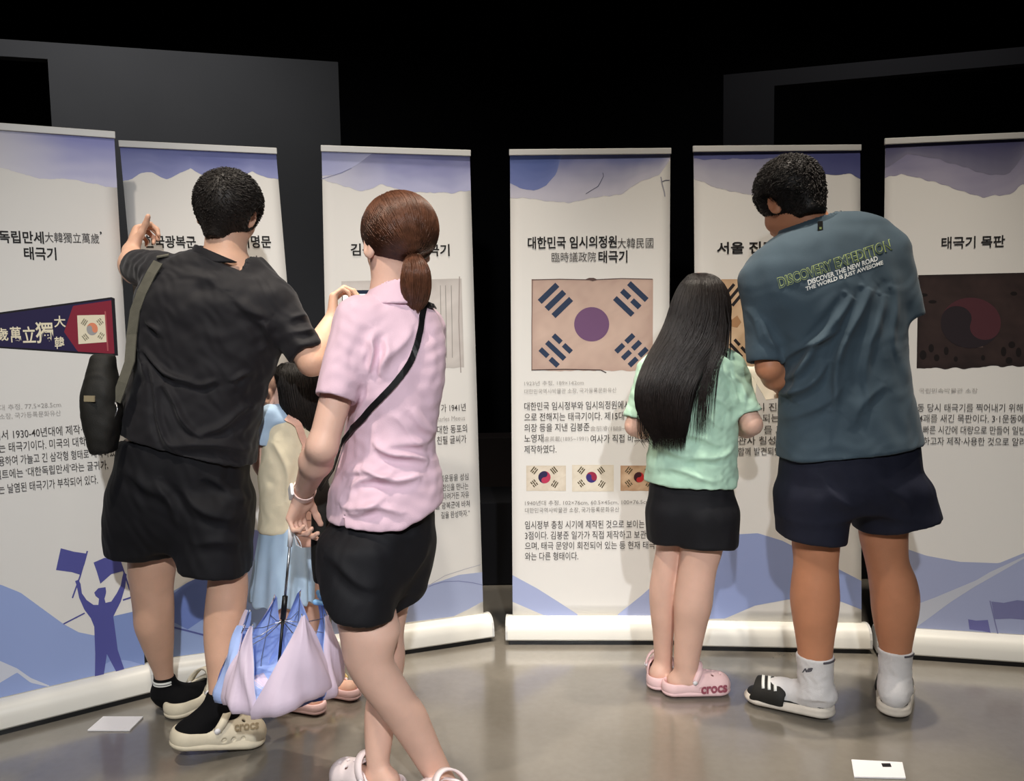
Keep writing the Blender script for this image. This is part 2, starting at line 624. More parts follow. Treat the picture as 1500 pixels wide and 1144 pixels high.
def head_prims(c, fwd, up, s=1.0, fem=False):
    """skull, jaw, face and ears round the centre between the ears; x = the person's right"""
    x, y, z = frame_from(fwd, up)

    def L(a, b, d):
        return np.asarray(c) + s * (a * x + b * y + d * z)
    ax = (x, y, z)
    P = [ell(L(0, -0.012, 0.036), np.array([0.074, 0.094, 0.084]) * s, ax, 0.01),
         ell(L(0, 0.03, -0.012), np.array([0.064, 0.062, 0.074]) * s, ax, 0.03),
         rc(L(0, 0.03, -0.05), L(0, 0.066, -0.088), 0.05 * s, 0.026 * s, 0.03, (x, 0.95)),
         ell(L(0.036, 0.058, -0.022), np.array([0.026, 0.026, 0.024]) * s, ax, 0.02),
         ell(L(-0.036, 0.058, -0.022), np.array([0.026, 0.026, 0.024]) * s, ax, 0.02),
         rc(L(0.03, 0.078, 0.028), L(-0.03, 0.078, 0.028), 0.013 * s, 0.013 * s, 0.02),
         rc(L(0, 0.088, 0.016), L(0, 0.106, -0.022), 0.0085 * s, 0.012 * s, 0.012),
         rc(L(0.012, 0.096, -0.026), L(-0.012, 0.096, -0.026), 0.008 * s, 0.008 * s, 0.006),
         rc(L(0.018, 0.088, -0.052), L(-0.018, 0.088, -0.052), 0.0085 * s, 0.0085 * s, 0.008),
         rc(L(0.014, 0.087, -0.064), L(-0.014, 0.087, -0.064), 0.009 * s, 0.009 * s, 0.008)]
    for q in (1, -1):
        P.append(ell(L(q * 0.031, 0.098, 0.006), np.array([0.018, 0.014, 0.011]) * s, ax, 0.014, op='s'))
        P.append(ell(L(q * 0.031, 0.074, 0.006), np.array([0.014, 0.012, 0.012]) * s, ax, 0.004))
        e = nrm(q * x * 0.8 - y * 0.6)
        ez, ey = nrm(z - 0.25 * y), nrm(np.cross(z, e))
        P.append(ell(L(q * 0.079, -0.004, -0.004), np.array([0.009, 0.02, 0.032]) * s, (e, ey, ez), 0.006))
        P.append(ell(L(q * 0.089, -0.001, 0.0), np.array([0.007, 0.011, 0.019]) * s, (e, ey, ez), 0.005, op='s'))
    eyes = [(L(q * 0.031, 0.0795, 0.006), 0.0105 * s, y) for q in (1, -1)]
    return P, eyes


def make_eyes(eyes, parent):
    for c, r, y in eyes:
        bm = bmesh.new()
        bmesh.ops.create_uvsphere(bm, u_segments=16, v_segments=10, radius=r)
        me = bpy.data.meshes.new('eye')
        bmesh.ops.transform(bm, matrix=Matrix.Translation(Vector(c)) @ Vector(y).to_track_quat('Z', 'Y').to_matrix().to_4x4(), verts=bm.verts)
        bm.to_mesh(me)
        bm.free()
        me.materials.append(M['eye'])
        me.materials.append(M['hair_k'])
        for p in me.polygons:
            p.use_smooth = True
            if (np.array(p.center) - c) @ nrm(y) > r * 0.86:
                p.material_index = 1
        link('eye', me, parent)


def hand_prims(wr, d, n, side, s=1.0, curl=(0.35, 0.4, 0.45, 0.5), thumb=(0.75, 0.35), tcurl=0.3, spread=0.12):
    """palm, four fingers and a thumb. d: where the fingers point, n: palm side normal, side: towards the thumb"""
    wr, d = np.asarray(wr, float), nrm(d)
    n = nrm(np.asarray(n, float) - d * (np.asarray(n, float) @ d))
    a = np.cross(d, n)
    if a @ np.asarray(side, float) < 0:
        a = -a
    P = []
    for q in (-0.025, -0.009, 0.009, 0.025):
        P.append(rc(wr + d * 0.012 * s + a * q * 0.6 * s, wr + (d * (0.078 - abs(q) * 0.2) + a * q) * s, 0.0155 * s, 0.0125 * s, 0.012))
    P.append(ell(wr + (d * 0.03 + a * 0.022 + n * 0.008) * s, np.array([0.026, 0.017, 0.016]) * s, (d, a, n), 0.012))
    ln = [(0.044, 0.027, 0.021), (0.048, 0.031, 0.022), (0.044, 0.029, 0.021), (0.034, 0.021, 0.018)]
    for i, q in enumerate((0.030, 0.010, -0.010, -0.029)):
        p = wr + (d * (0.084 - abs(q) * 0.25) + a * q) * s
        ang, r = 0.0, (0.0088, 0.009, 0.0087, 0.0076)[i] * s
        base = nrm(d + a * spread * q / 0.03)
        for j, l in enumerate(ln[i]):
            ang += curl[i] * (1.0, 1.25, 0.8)[j]
            v = base * math.cos(ang) + n * math.sin(ang)
            e = p + v * l * s
            P.append(rc(p, e, r, r * 0.92, 0.004))
            p, r = e, r * 0.92
    p = wr + (d * 0.022 + a * 0.026 + n * 0.004) * s
    v = nrm(d * thumb[1] + a * thumb[0] + n * 0.3)
    for j, (l, r) in enumerate(((0.034, 0.0125), (0.032, 0.0105), (0.026, 0.0095))):
        e = p + v * l * s
        P.append(rc(p, e, r * s, r * 0.9 * s, 0.007))
        p = e
        v = nrm(v + (d * 0.5 + n * 0.6) * tcurl)
    return P


def arm_prims(sh, el, wr, s=1.0, fat=1.0):
    sh, el, wr = map(lambda v: np.asarray(v, float), (sh, el, wr))
    f = s * fat
    m = el + (wr - el) * 0.3
    return [rc(sh, el, 0.048 * f, 0.036 * f, 0.03),
            rc(el, m, 0.036 * f, 0.04 * f, 0.02),
            rc(m, wr, 0.04 * f, 0.0255 * f, 0.02, None)]


def foot_prims(ank, heel, toe, s=1.0):
    """bare foot inside a shoe: heel, instep, ball, toes"""
    ank, heel, toe = map(lambda v: np.asarray(v, float), (ank, heel, toe))
    d = nrm(toe - heel)
    up = np.array([0, 0, 1.0])
    ball = heel + (toe - heel) * 0.7
    h = heel + d * 0.036 * s
    P = [rc(ank, h + up * 0.034 * s, 0.034 * s, 0.032 * s, 0.03),
         rc(ank + d * 0.02 * s - up * 0.02 * s, ball + up * 0.024 * s, 0.032 * s, 0.026 * s, 0.03),
         rc(h + up * 0.03 * s, ball + up * 0.022 * s, 0.03 * s, 0.028 * s, 0.02),
         rc(ball + up * 0.02 * s, toe - d * 0.02 * s + up * 0.018 * s, 0.032 * s, 0.022 * s, 0.02)]
    return P


def skin_obj(prims, eyes, m, parent, h=0.0045):
    o, vq = sdf_obj('body', prims, m, parent, h, 1)
    make_eyes(eyes, parent)
    return o, vq


def bvh_of(vq):
    return BVHTree.FromPolygons([tuple(v) for v in vq[0]], [tuple(q) for q in vq[1]])


def strands(mb_pts, r0, m_sides=3):
    """many thin tapering locks as one vertex/face block; mb_pts: array (n, k, 3)"""
    n, k, _ = mb_pts.shape
    tg = np.gradient(mb_pts, axis=1)
    tg /= np.linalg.norm(tg, axis=2, keepdims=True) + 1e-12
    ref = np.array([0.31, 0.77, 0.55])
    a = np.cross(tg, ref)
    a /= np.linalg.norm(a, axis=2, keepdims=True) + 1e-12
    b = np.cross(tg, a)
    prof = np.interp(np.linspace(0, 1, k), [0, 0.1, 0.75, 1], [0.5, 1, 0.8, 0.12])
    r = np.asarray(r0)[:, None] * prof[None]
    V = []
    for j in range(m_sides):
        an = 2 * math.pi * j / m_sides
        V.append(mb_pts + r[..., None] * (a * math.cos(an) + b * math.sin(an)))
    V = np.stack(V, 2).reshape(-1, 3)
    base = (np.arange(n)[:, None, None] * k + np.arange(k - 1)[None, :, None]) * m_sides
    j = np.arange(m_sides)[None, None, :]
    j2 = (j + 1) % m_sides
    Q = np.stack([base + j, base + j2, base + m_sides + j2, base + m_sides + j], -1).reshape(-1, 4)
    return V, Q


def hair_obj(shell, lock, m, parent, name='hair'):
    V, Q = shell
    if lock is not None:
        V = np.concatenate([V, lock[0]])
        Q = np.concatenate([Q, lock[1] + len(shell[0])])
    return link(name, mesh_from(name, V, Q, m), parent)


def short_locks(vq, n, ln, r, flow, lift=0.35, curl=0.5, seed=3, zmin=None, taper=None):
    """short tufts growing off a hair shell"""
    V, Q = vq
    N = normals(V, Q)
    rg = np.random.default_rng(seed)
    ok = np.arange(len(V)) if zmin is None else np.nonzero(V[:, 2] > zmin)[0]
    i = rg.choice(ok, n)
    p, nn = V[i] - N[i] * 0.004, N[i]
    fdir = np.array([flow(a, b) for a, b in zip(p, nn)])
    fdir = fdir + rg.normal(size=(n, 3)) * curl
    fdir -= nn * (fdir * nn).sum(1, keepdims=True)
    fdir /= np.linalg.norm(fdir, axis=1, keepdims=True) + 1e-9
    L = ln * rg.uniform(0.6, 1.2, n)
    if taper is not None:
        L *= np.interp(p[:, 2], *taper)
    pts = []
    for t in np.linspace(0, 1, 5):
        pts.append(p + nn * (0.004 + L * lift * np.sin(t * 1.7))[:, None] + fdir * (L * t * (1 - 0.25 * t))[:, None]
                   + rg.normal(size=(n, 3)) * 0.0006 * t)
    return strands(np.stack(pts, 1), r * rg.uniform(0.7, 1.3, n))


def prof_locks(pf, n, th0, th1, z0, z1, r, off=0.002, k=14, seed=5, drift=0.12, zjit=0.04):
    """long locks running down the skin of a profile body"""
    rg = np.random.default_rng(seed)
    th = rg.uniform(th0, th1, n)
    zt = z1 - rg.uniform(0, 1, n) ** 2 * zjit * 2
    zb = z0 + rg.uniform(-zjit, zjit, n) + rg.uniform(0, 1, n) ** 6 * (z1 - z0) * 0.5
    ph, am = rg.uniform(0, 6.28, n), rg.normal(size=n) * drift
    offn = off + rg.uniform(-0.002, 0.003, n)
    pts = []
    for t in np.linspace(0, 1, k):
        z = zt + (zb - zt) * t
        a = th + am * t * t + 0.02 * np.sin(ph + t * 5)
        zz = np.clip(z, pf.z0, pf.z1)
        q = pf.surf(a, zz, offn)
        q[:, 2] = z
        pts.append(q)
    return strands(np.stack(pts, 1), r * rg.uniform(0.6, 1.4, n))


def join(*vqs):
    V, Q, o = [], [], 0
    for v, q in vqs:
        V.append(v)
        Q.append(q + o)
        o += len(v)
    return np.concatenate(V), np.concatenate(Q)


# ------------------------------------------------------------------ shoes (built once in their own frame: heel at 0, toe along +y, length 1 = 0.27 m)
def xf_mesh(vq, heel, d, s, pitch=0.0, roll=0.0, wide=1.0):
    V, Q = vq
    d = nrm([d[0], d[1], 0])
    x = np.array([d[1], -d[0], 0])
    z = np.array([0, 0, 1.0])
    if pitch:                                    # heel up, turning about the toe
        y2 = d * math.cos(pitch) - z * math.sin(pitch)
        z2 = z * math.cos(pitch) + d * math.sin(pitch)
        piv = np.array([0, 0.235, 0])
    else:
        y2, z2, piv = d, z, np.zeros(3)
    Vp = (V - piv)
    return (np.asarray(heel) + s * (Vp[:, :1] * wide * x + Vp[:, 1:2] * y2 + Vp[:, 2:] * z2) + s * (piv[0] * x + piv[1] * d), Q)


def _clog():
    cutf = [((0, 0, 0.0), (0, 0, -1))]
    sole = [rc((0, 0.045, 0.012), (0.004, 0.2, 0.012), 0.045, 0.055, 0.02, ((0, 0, 1), 0.38)),
            rc((0, 0.05, 0.03), (0.002, 0.19, 0.024), 0.043, 0.05, 0.01, ((0, 0, 1), 0.42))]
    sole += [rc((0, 0.05, 0.036), (0.0, 0.19, 0.032), 0.034, 0.04, 0.006, ((0, 0, 1), 0.4), op='s')]
    upper = [rc((0, 0.045, 0.03), (0, 0.13, 0.034), 0.046, 0.05, 0.01, ((0, 0, 1), 0.9), cut=[((0, 0.0, 0.05), (0, -0.12, 1))]),
             rc((0, 0.13, 0.04), (0.004, 0.205, 0.028), 0.049, 0.05, 0.02, ((0, 0, 1), 0.92), cut=[((0, 0.105, 0.06), (0, -1, 0.55))]),
             rc((0, 0.05, 0.055), (0.002, 0.185, 0.03), 0.0385, 0.043, 0.006, ((0, 0, 1), 0.9), op='s'),
             rc((0, 0.05, 0.09), (0, 0.105, 0.095), 0.0395, 0.036, 0.008, op='s'),
             ell((0, 0.1, -0.03), (0.2, 0.3, 0.04), None, 0.004, op='s')]
    for (a, b) in ((-0.022, 0.17), (0, 0.18), (0.022, 0.17), (-0.012, 0.2), (0.014, 0.2), (0.0, 0.155)):
        upper.append(rc((a, b, 0.0), (a * 1.2, b + 0.02, 0.12), 0.0052, 0.0052, 0.002, op='s'))
    for q in (-1, 1):
        for b in (0.13, 0.155, 0.18):
            upper.append(rc((0, b, 0.03), (q * 0.1, b, 0.034), 0.0055, 0.0055, 0.002, op='s'))
    mb = MB()
    pts = []
    for t in np.linspace(-1, 1, 19):
        an = t * math.pi * 0.5
        pts.append((0.0525 * math.sin(an), 0.108 + 0.03 * math.cos(an), 0.058 + 0.052 * math.cos(an)))
    nr = [(p[0], 0.0, p[2] - 0.05) for p in pts]
    mb.strap(pts, nr, 0.0105, 0.003)
    st = (np.array(mb.v), np.array([f for f in mb.f if len(f) == 4]))
    rv = []
    for q in (-1, 1):
        mb2 = MB()
        mb2.tube([(q * 0.046, 0.108, 0.058), (q * 0.0575, 0.108, 0.058)], [0.0085, 0.0075], 14)
        rv.append((np.array(mb2.v), list(mb2.f)))
    plain = [p for p in upper[:2]] + sole[:2]
    return field_mesh(sole, 0.003), field_mesh(upper, 0.0028), st, rv, field_mesh(plain, 0.004)


CLOG = _clog()


def clog(parent, heel, d, s, m, msole, mstrap, pitch=0.0, label=None):
    so, up, st, rv, _ = CLOG
    v, q = xf_mesh(up, heel, d, s, pitch)
    sh = link('clog', mesh_from('clog', v, q, m), parent)
    v2, q2 = xf_mesh(so, heel, d, s, pitch)
    link('sole', mesh_from('sole', v2, q2, msole), sh)
    v3, q3 = xf_mesh(st, heel, d, s, pitch)
    link('heel_strap', mesh_from('heel_strap', v3, q3, mstrap), sh)
    for r_ in rv:
        v4, _ = xf_mesh((r_[0], None), heel, d, s, pitch)
        link('rivet', mesh_from('rivet', v4, r_[1], M['white_plastic']), sh)
    if label:
        sh['label'] = label
    return sh, join((v, q), (v2, q2))


def _slide():
    sole = [rc((0, 0.045, 0.016), (0.004, 0.205, 0.014), 0.046, 0.054, 0.02, ((0, 0, 1), 0.34)),
            rc((0, 0.045, 0.03), (0.004, 0.2, 0.022), 0.044, 0.05, 0.012, ((0, 0, 1), 0.25))]
    bed = [rc((0, 0.045, 0.036), (0.004, 0.205, 0.028), 0.037, 0.046, 0.01, ((0, 0, 1), 0.22))]
    strap = [rc((0, 0.15, 0.03), (0.003, 0.215, 0.024), 0.053, 0.052, 0.01, ((0, 0, 1), 0.95)),
             rc((0, 0.1, 0.028), (0.003, 0.25, 0.02), 0.048, 0.047, 0.004, ((0, 0, 1), 0.93), op='s'),
             ell((0, 0.15, -0.03), (0.2, 0.3, 0.05), None, 0.004, op='s'),
             rc((-0.2, 0.05, 0.1), (0.2, 0.05, 0.1), 0.085, 0.085, 0.004, op='s'),
             rc((-0.2, 0.278, 0.06), (0.2, 0.278, 0.06), 0.055, 0.055, 0.004, op='s')]
    return field_mesh(sole, 0.003), field_mesh(bed, 0.003), field_mesh(strap, 0.0025)


SLIDE = _slide()


def slide(parent, heel, d, s):
    so, bd, st = SLIDE
    v, q = xf_mesh(so, heel, d, s)
    sh = link('slide_sandal', mesh_from('slide_sandal', v, q, M['white_foam']), parent)
    v2, q2 = xf_mesh(bd, heel, d, s)
    link('footbed', mesh_from('footbed', v2, q2, M['blk_rubber']), sh)
    v3, q3 = xf_mesh(st, heel, d, s)
    so_ = link('foot_strap', mesh_from('foot_strap', v3, q3, M['blk_nylon']), sh)
    so_['label'] = 'black strap with white stripes'
    # three white stripes lying on the strap
    bv = bvh_of(st)
    mb = MB()
    for k in (-1, 0, 1):
        a = []
        for t in np.linspace(-0.95, 0.95, 13):
            o = np.array([0, 0.185 + 0.018 * k + 0.012 * t, 0.03])
            h_ = bv.ray_cast(Vector(o + np.array([math.sin(t), 0, math.cos(t)]) * 0.15), Vector((-math.sin(t), 0, -math.cos(t))))
            if h_[0] is not None:
                a.append((np.array(h_[0]), np.array(h_[1])))
        if len(a) > 3:
            pts = [p for p, n in a]
            mb.strap(pts, [n for p, n in a], 0.0042, 0.0012)
    if mb.v:
        v5, _ = xf_mesh((np.array(mb.v), None), heel, d, s)
        link('stripe', mesh_from('stripe', v5, mb.f, M['white_print']), so_)
    return sh


LETTERS = {}


def letter_meshes(keys):
    """outline meshes of lettering, evaluated all at once"""
    todo = [k for k in dict.fromkeys(keys) if k not in LETTERS]
    for style in dict.fromkeys(k[1:] for k in todo):
        ks = [k for k in todo if k[1:] == style]
        cu = bpy.data.curves.new('lettering', 'FONT')
        cu.body, cu.size, cu.offset, cu.shear, cu.resolution_u = '\n'.join(k[0] for k in ks), 1.0, style[0], style[1], 3
        cu.space_line = 3.0
        o = bpy.data.objects.new('lettering', cu)
        COL.objects.link(o)
        me = bpy.data.meshes.new_from_object(o.evaluated_get(bpy.context.evaluated_depsgraph_get()))
        co = np.empty(len(me.vertices) * 3)
        me.vertices.foreach_get('co', co)
        co = co.reshape(-1, 3)
        row = np.round(-(co[:, 1] - 0.35) / 3.0).astype(int)
        fs = [tuple(p.vertices) for p in me.polygons]
        for i, k in enumerate(ks):
            ids = np.nonzero(row == i)[0]
            mp = np.full(len(co), -1)
            mp[ids] = np.arange(len(ids))
            LETTERS[k] = (co[ids], [tuple(mp[list(f)]) for f in fs if row[f[0]] == i])
        bpy.data.meshes.remove(me)
        bpy.data.objects.remove(o)
        bpy.data.curves.remove(cu)
    return {k: LETTERS[k] for k in keys}


def cast_text(body, sz, corners, vq, m, name, parent, off=0.0012, bold=0.0, shear=0.0, maxe=0.012):
    """lettering laid on a curved surface: corners = pixel points of its lower-left, lower-right and upper-left"""
    co, fs = letter_meshes([(body, bold, shear)])[(body, bold, shear)]
    bm = bmesh.new()
    vs = [bm.verts.new(c) for c in co]
    for q in fs:
        try:
            bm.faces.new([vs[i] for i in q])
        except ValueError:
            pass
    xs = [v.co.x for v in bm.verts]
    ys = [v.co.y for v in bm.verts]
    x0, x1, y0, y1 = min(xs), max(xs), min(ys), max(ys)
    bmesh.ops.triangulate(bm, faces=bm.faces)
    for _ in range(3):
        le = [e for e in bm.edges if e.calc_length() > 0.12 * (x1 - x0) / max(4, len(body)) * 4]
        if not le:
            break
        bmesh.ops.subdivide_edges(bm, edges=le, cuts=1)
        bmesh.ops.triangulate(bm, faces=[f for f in bm.faces if len(f.verts) > 3])
    ll, lr, ul = [np.array(c, float) for c in corners]
    bv = bvh_of(vq)
    for v in bm.verts:
        u, w = (v.co.x - x0) / (x1 - x0), (v.co.y - y0) / (y1 - y0)
        px = ll + (lr - ll) * u + (ul - ll) * w
        d = vray(*px)
        hit = bv.ray_cast(Vector(CPOS), Vector(d))
        if hit[0] is None:
            hit = bv.find_nearest(Vector(CPOS + d * 2.4))
        v.co = hit[0] + hit[1] * off * (1 if hit[1].dot(Vector(d)) < 0 else -1)
    me = bpy.data.meshes.new(name)
    bm.to_mesh(me)
    bm.free()
    me.materials.append(m)
    return link(name, me, parent)

# ------------------------------------------------------------------ the hall
def struct(name, mb, mats, smooth=False, bevel=0):
    o = mb.build(name, mats, None, smooth, bevel)
    o['kind'] = 'structure'
    return o


def floor_material():
    m = mat('polished_concrete', srgb(128, 122, 114), 0.3, 0.8)
    nt = m.node_tree
    N, L = nt.nodes, nt.links
    b = N['Principled BSDF']
    b.inputs['Coat Weight'].default_value, b.inputs['Coat Roughness'].default_value = 1.0, 0.13
    tc = N.new('ShaderNodeTexCoord')
    n1 = N.new('ShaderNodeTexNoise')
    n1.inputs['Scale'].default_value, n1.inputs['Detail'].default_value = 1.7, 6
    n2 = N.new('ShaderNodeTexNoise')
    n2.inputs['Scale'].default_value, n2.inputs['Detail'].default_value = 40, 4
    for n in (n1, n2):
        L.new(tc.outputs['Object'], n.inputs['Vector'])
    r = N.new('ShaderNodeValToRGB')
    r.color_ramp.elements[0].position, r.color_ramp.elements[1].position = 0.32, 0.7
    r.color_ramp.elements[0].color = (*srgb(108, 102, 93), 1)
    r.color_ramp.elements[1].color = (*srgb(130, 124, 114), 1)
    mx = N.new('ShaderNodeMix')
    mx.data_type = 'FLOAT'
    mx.inputs['Factor'].default_value = 0.18
    L.new(n1.outputs['Fac'], mx.inputs['A'])
    L.new(n2.outputs['Fac'], mx.inputs['B'])
    L.new(mx.outputs['Result'], r.inputs['Fac'])
    L.new(r.outputs['Color'], b.inputs['Base Color'])
    mr = N.new('ShaderNodeMapRange')
    mr.inputs['To Min'].default_value, mr.inputs['To Max'].default_value = 0.14, 0.26
    L.new(n1.outputs['Fac'], mr.inputs['Value'])
    L.new(mr.outputs['Result'], b.inputs['Roughness'])
    bp = N.new('ShaderNodeBump')
    bp.inputs['Strength'].default_value, bp.inputs['Distance'].default_value = 0.12, 0.004
    n3 = N.new('ShaderNodeTexNoise')
    n3.inputs['Scale'].default_value = 9
    L.new(tc.outputs['Object'], n3.inputs['Vector'])
    L.new(n3.outputs['Fac'], bp.inputs['Height'])
    L.new(bp.outputs['Normal'], b.inputs['Normal'])
    return m


MW_BLACK = mat('black_painted_wall', srgb(14, 14, 17), 0.8, 0.15, 0.1, 30, 0.1, 3)
MW_GREY = mat('charcoal_painted_wall', srgb(84, 84, 86), 0.8, 0.2, 0.1, 60, 0.05, 2)
MW_DIM = mat('dark_charcoal_wall', srgb(52, 51, 54), 0.8, 0.2, 0.1, 60, 0.05, 2)
X, Yv, Z = np.eye(3)
mb = MB()
mb.box((0, 1.5, -0.05), X * 6.5, Yv * 6.5, Z * 0.05)
struct('floor', mb, floor_material())
mb = MB()
mb.box((0, 1.5, 4.65), X * 6.5, Yv * 6.5, Z * 0.05)
struct('ceiling', mb, MW_BLACK)
mb = MB()
mb.box((0, 7.6, 2.3), X * 6.5, Yv * 0.05, Z * 2.3)
struct('wall_back', mb, MW_BLACK)
mb = MB()
mb.box((-6.45, 1.5, 2.3), X * 0.05, Yv * 6.05, Z * 2.3)
struct('wall_left', mb, MW_BLACK)
mb = MB()
mb.box((6.45, 1.5, 2.3), X * 0.05, Yv * 6.05, Z * 2.3)
struct('wall_right', mb, MW_BLACK)
mb = MB()
mb.box((0, -4.95, 2.3), X * 6.4, Yv * 0.05, Z * 2.3)
struct('wall_front', mb, MW_BLACK)

# charcoal partition behind the left banners with a dark doorway in it
A, Bp = at(495, 107, 5.7), at(0, 45, 5.15)
dv = nrm([(Bp - A)[0], (Bp - A)[1], 0])
nv = np.array([-dv[1], dv[0], 0])
ht = (A[2] + Bp[2]) / 2
door_r = np.linalg.norm((at(73, 92, 5.23) - A)[:2])
door_h = at(73, 90, 5.23)[2]
a0 = np.array([A[0], A[1], 0])


def slab(mb, s0, s1, z0, z1, a0=a0, dv=dv, nv=nv, th=0.08, mi=0):
    c = a0 + dv * (s0 + s1) / 2 + nv * -th * 0
    c = c + np.array([0, 0, (z0 + z1) / 2])
    mb.box(c, dv * (s1 - s0) / 2, nv * th / 2, np.array([0, 0, (z1 - z0) / 2]), mi)


mb = MB()
slab(mb, 0, door_r, 0, ht)
slab(mb, door_r, door_r + 1.3, door_h, ht)
slab(mb, door_r + 1.3, door_r + 1.7, 0, ht)
struct('wall_partition_left', mb, MW_GREY)

# dim portal on the right
A2, B2p = at(1060, 112, 5.9), at(1500, 79, 5.4)
dv2 = nrm([(B2p - A2)[0], (B2p - A2)[1], 0])
nv2 = np.array([-dv2[1], dv2[0], 0])
a2 = np.array([A2[0], A2[1], 0])
h2 = A2[2]
post = np.linalg.norm((at(1134, 130, 5.81) - A2)[:2])
op_h = at(1134, 128, 5.81)[2]
mb = MB()
slab(mb, 0, post, 0, h2, a2, dv2, nv2)
slab(mb, post, post + 2.4, op_h, h2, a2, dv2, nv2)
slab(mb, post + 2.4, post + 2.8, 0, h2, a2, dv2, nv2)
struct('wall_portal_right', mb, MW_DIM)
mb = MB()
mb.box(((at(700, 690, 5.6) + at(760, 690, 5.6)) / 2 * [1, 1, 0] + [0, 0, 0.26]), X * 0.5, Yv * 0.12, Z * 0.2)
mb.box(((at(700, 690, 5.6) + at(760, 690, 5.6)) / 2 * [1, 1, 0] + [0, 0, 0.03]), X * 0.45, Yv * 0.1, Z * 0.03)
o = mb.build('low_plinth', mat('dark_brown_plinth', srgb(46, 38, 36), 0.6, 0.3, 0.1, 40), None, False, 0.006)
tag(o, 'low dark brown plinth in the shadows behind the gap between the two middle banners', 'plinth')

mb = MB()
mb.box((1.05, 3.95, 0.2), X * 1.5, Yv * 0.18, Z * 0.2)
o = mb.build('added_dark_platform', MW_BLACK, None, False, 0.008)  # black box added to hide the lit floor between the banners
tag(o, 'long low black platform added to keep the gaps dark behind the middle and right-hand banners', 'platform')

# ------------------------------------------------------------------ banners


def project(p):
    q = np.asarray(p) - CPOS
    f = q @ FW
    return np.stack([750 + F * (q @ RT) / f, 572 - F * (q @ UP) / f], -1)


class Panel:
    def __init__(s, tl, tr, bl, br):
        s.c = [fl(*bl, 0.095), fl(*br, 0.095), fl(*tl, 1.86), fl(*tr, 1.86)]
        e = nrm(s.c[1] - s.c[0] + s.c[3] - s.c[2])
        g = nrm(s.c[2] - s.c[0] + s.c[3] - s.c[1])
        s.n = nrm(np.cross(e, g))
        if s.n[1] > 0:
            s.n = -s.n

    def P(s, u, v, off=0.0):
        u, v = np.asarray(u, float)[..., None], np.asarray(v, float)[..., None]
        bl, br, tl, tr = s.c
        return (bl * (1 - u) + br * u) * (1 - v) + (tl * (1 - u) + tr * u) * v + s.n * off

    def uv(s, px, py):
        x = np.array([0.5, 0.5])
        t = np.array([px, py], float)
        for _ in range(12):
            r = project(s.P(x[0], x[1])) - t
            e = 1e-4
            J = np.stack([(project(s.P(x[0] + e, x[1])) - t - r) / e, (project(s.P(x[0], x[1] + e)) - t - r) / e], -1)
            x = x - np.linalg.solve(J, r)
        return x

    def at(s, px, py, off=0.0):
        u, v = s.uv(px, py)
        return s.P(u, v, off)


BN = [Panel((-173, 170), (167, 195), (-100, 1047), (212, 974)),
      Panel((175, 208), (404, 219), (244, 965), (465, 935)),
      Panel((471, 215), (688, 222), (486, 930), (708, 899)),
      Panel((747, 221), (982, 219), (751, 902), (978, 902)),
      Panel((1016, 216), (1260, 214), (1021, 909), (1262, 913)),
      Panel((1297, 205), (1568, 193), (1287, 918), (1550, 934))]
BL_ = ['tall white roll-up banner with a navy and maroon pennant picture',
       'tall white roll-up banner in front of the man in black, its picture hidden behind him',
       'tall white roll-up banner with a pale grey cloth picture, behind the pink shirt',
       'tall white roll-up banner with a purple-disc flag above three small flags',
       'tall white roll-up banner between the long-haired girl and the man in the teal shirt',
       'tall white roll-up banner with a dark woodblock picture at the right edge']
BROOT, BPAN = [], []
LAY = 0.3                                   # ink layers lie a fraction of a millimetre apart


def strip(b, up, lo, m, off, parent, name, nu=48, nv=6, colf=None, jag=0.0, seed=0):
    """printed area between two pixel polylines that run left to right on banner b"""
    p = BN[b]
    U_ = np.array([p.uv(*q) for q in up])
    L_ = np.array([p.uv(*q) for q in lo])
    u0, u1 = max(0, min(U_[0, 0], L_[0, 0])), min(1, max(U_[-1, 0], L_[-1, 0]))
    us = np.linspace(u0, u1, nu)

    def ip(A):
        o = np.argsort(A[:, 0])
        return np.interp(us, A[o, 0], A[o, 1])
    vu, vl = np.clip(ip(U_), 0.0, 1), np.clip(ip(L_), 0.0, 1)
    if jag:
        q = np.stack([us * 9, us * 0 + seed, us * 0], -1)
        vl = np.clip(vl + jag * (wob(q, 2.0, seed) + 0.25 * wob(q, 7.0, seed + 1)), 0, vu)
    t = np.linspace(0, 1, nv)
    vv = vl[:, None] + (vu - vl)[:, None] * t
    uu = np.repeat(us[:, None], nv, 1)
    V = p.P(uu, vv, off * LAY).reshape(-1, 3)
    i = np.arange(nu - 1)[:, None] * nv + np.arange(nv - 1)[None]
    Q = np.stack([i, i + nv, i + nv + 1, i + 1], -1).reshape(-1, 4)
    me = mesh_from(name, V, Q, m, False)
    if colf is not None:
        c = colf((uu - u0) / (u1 - u0), np.repeat(t[None], nu, 0), vv).reshape(-1, 3)
        at_ = me.color_attributes.new('ink', 'FLOAT_COLOR', 'POINT')
        at_.data.foreach_set('color', np.concatenate([c, np.ones((len(c), 1))], 1).astype(np.float32).ravel())
    return link(name, me, parent)


def poly(b, pts, off):
    return [BN[b].at(x, y, off) for x, y in pts]


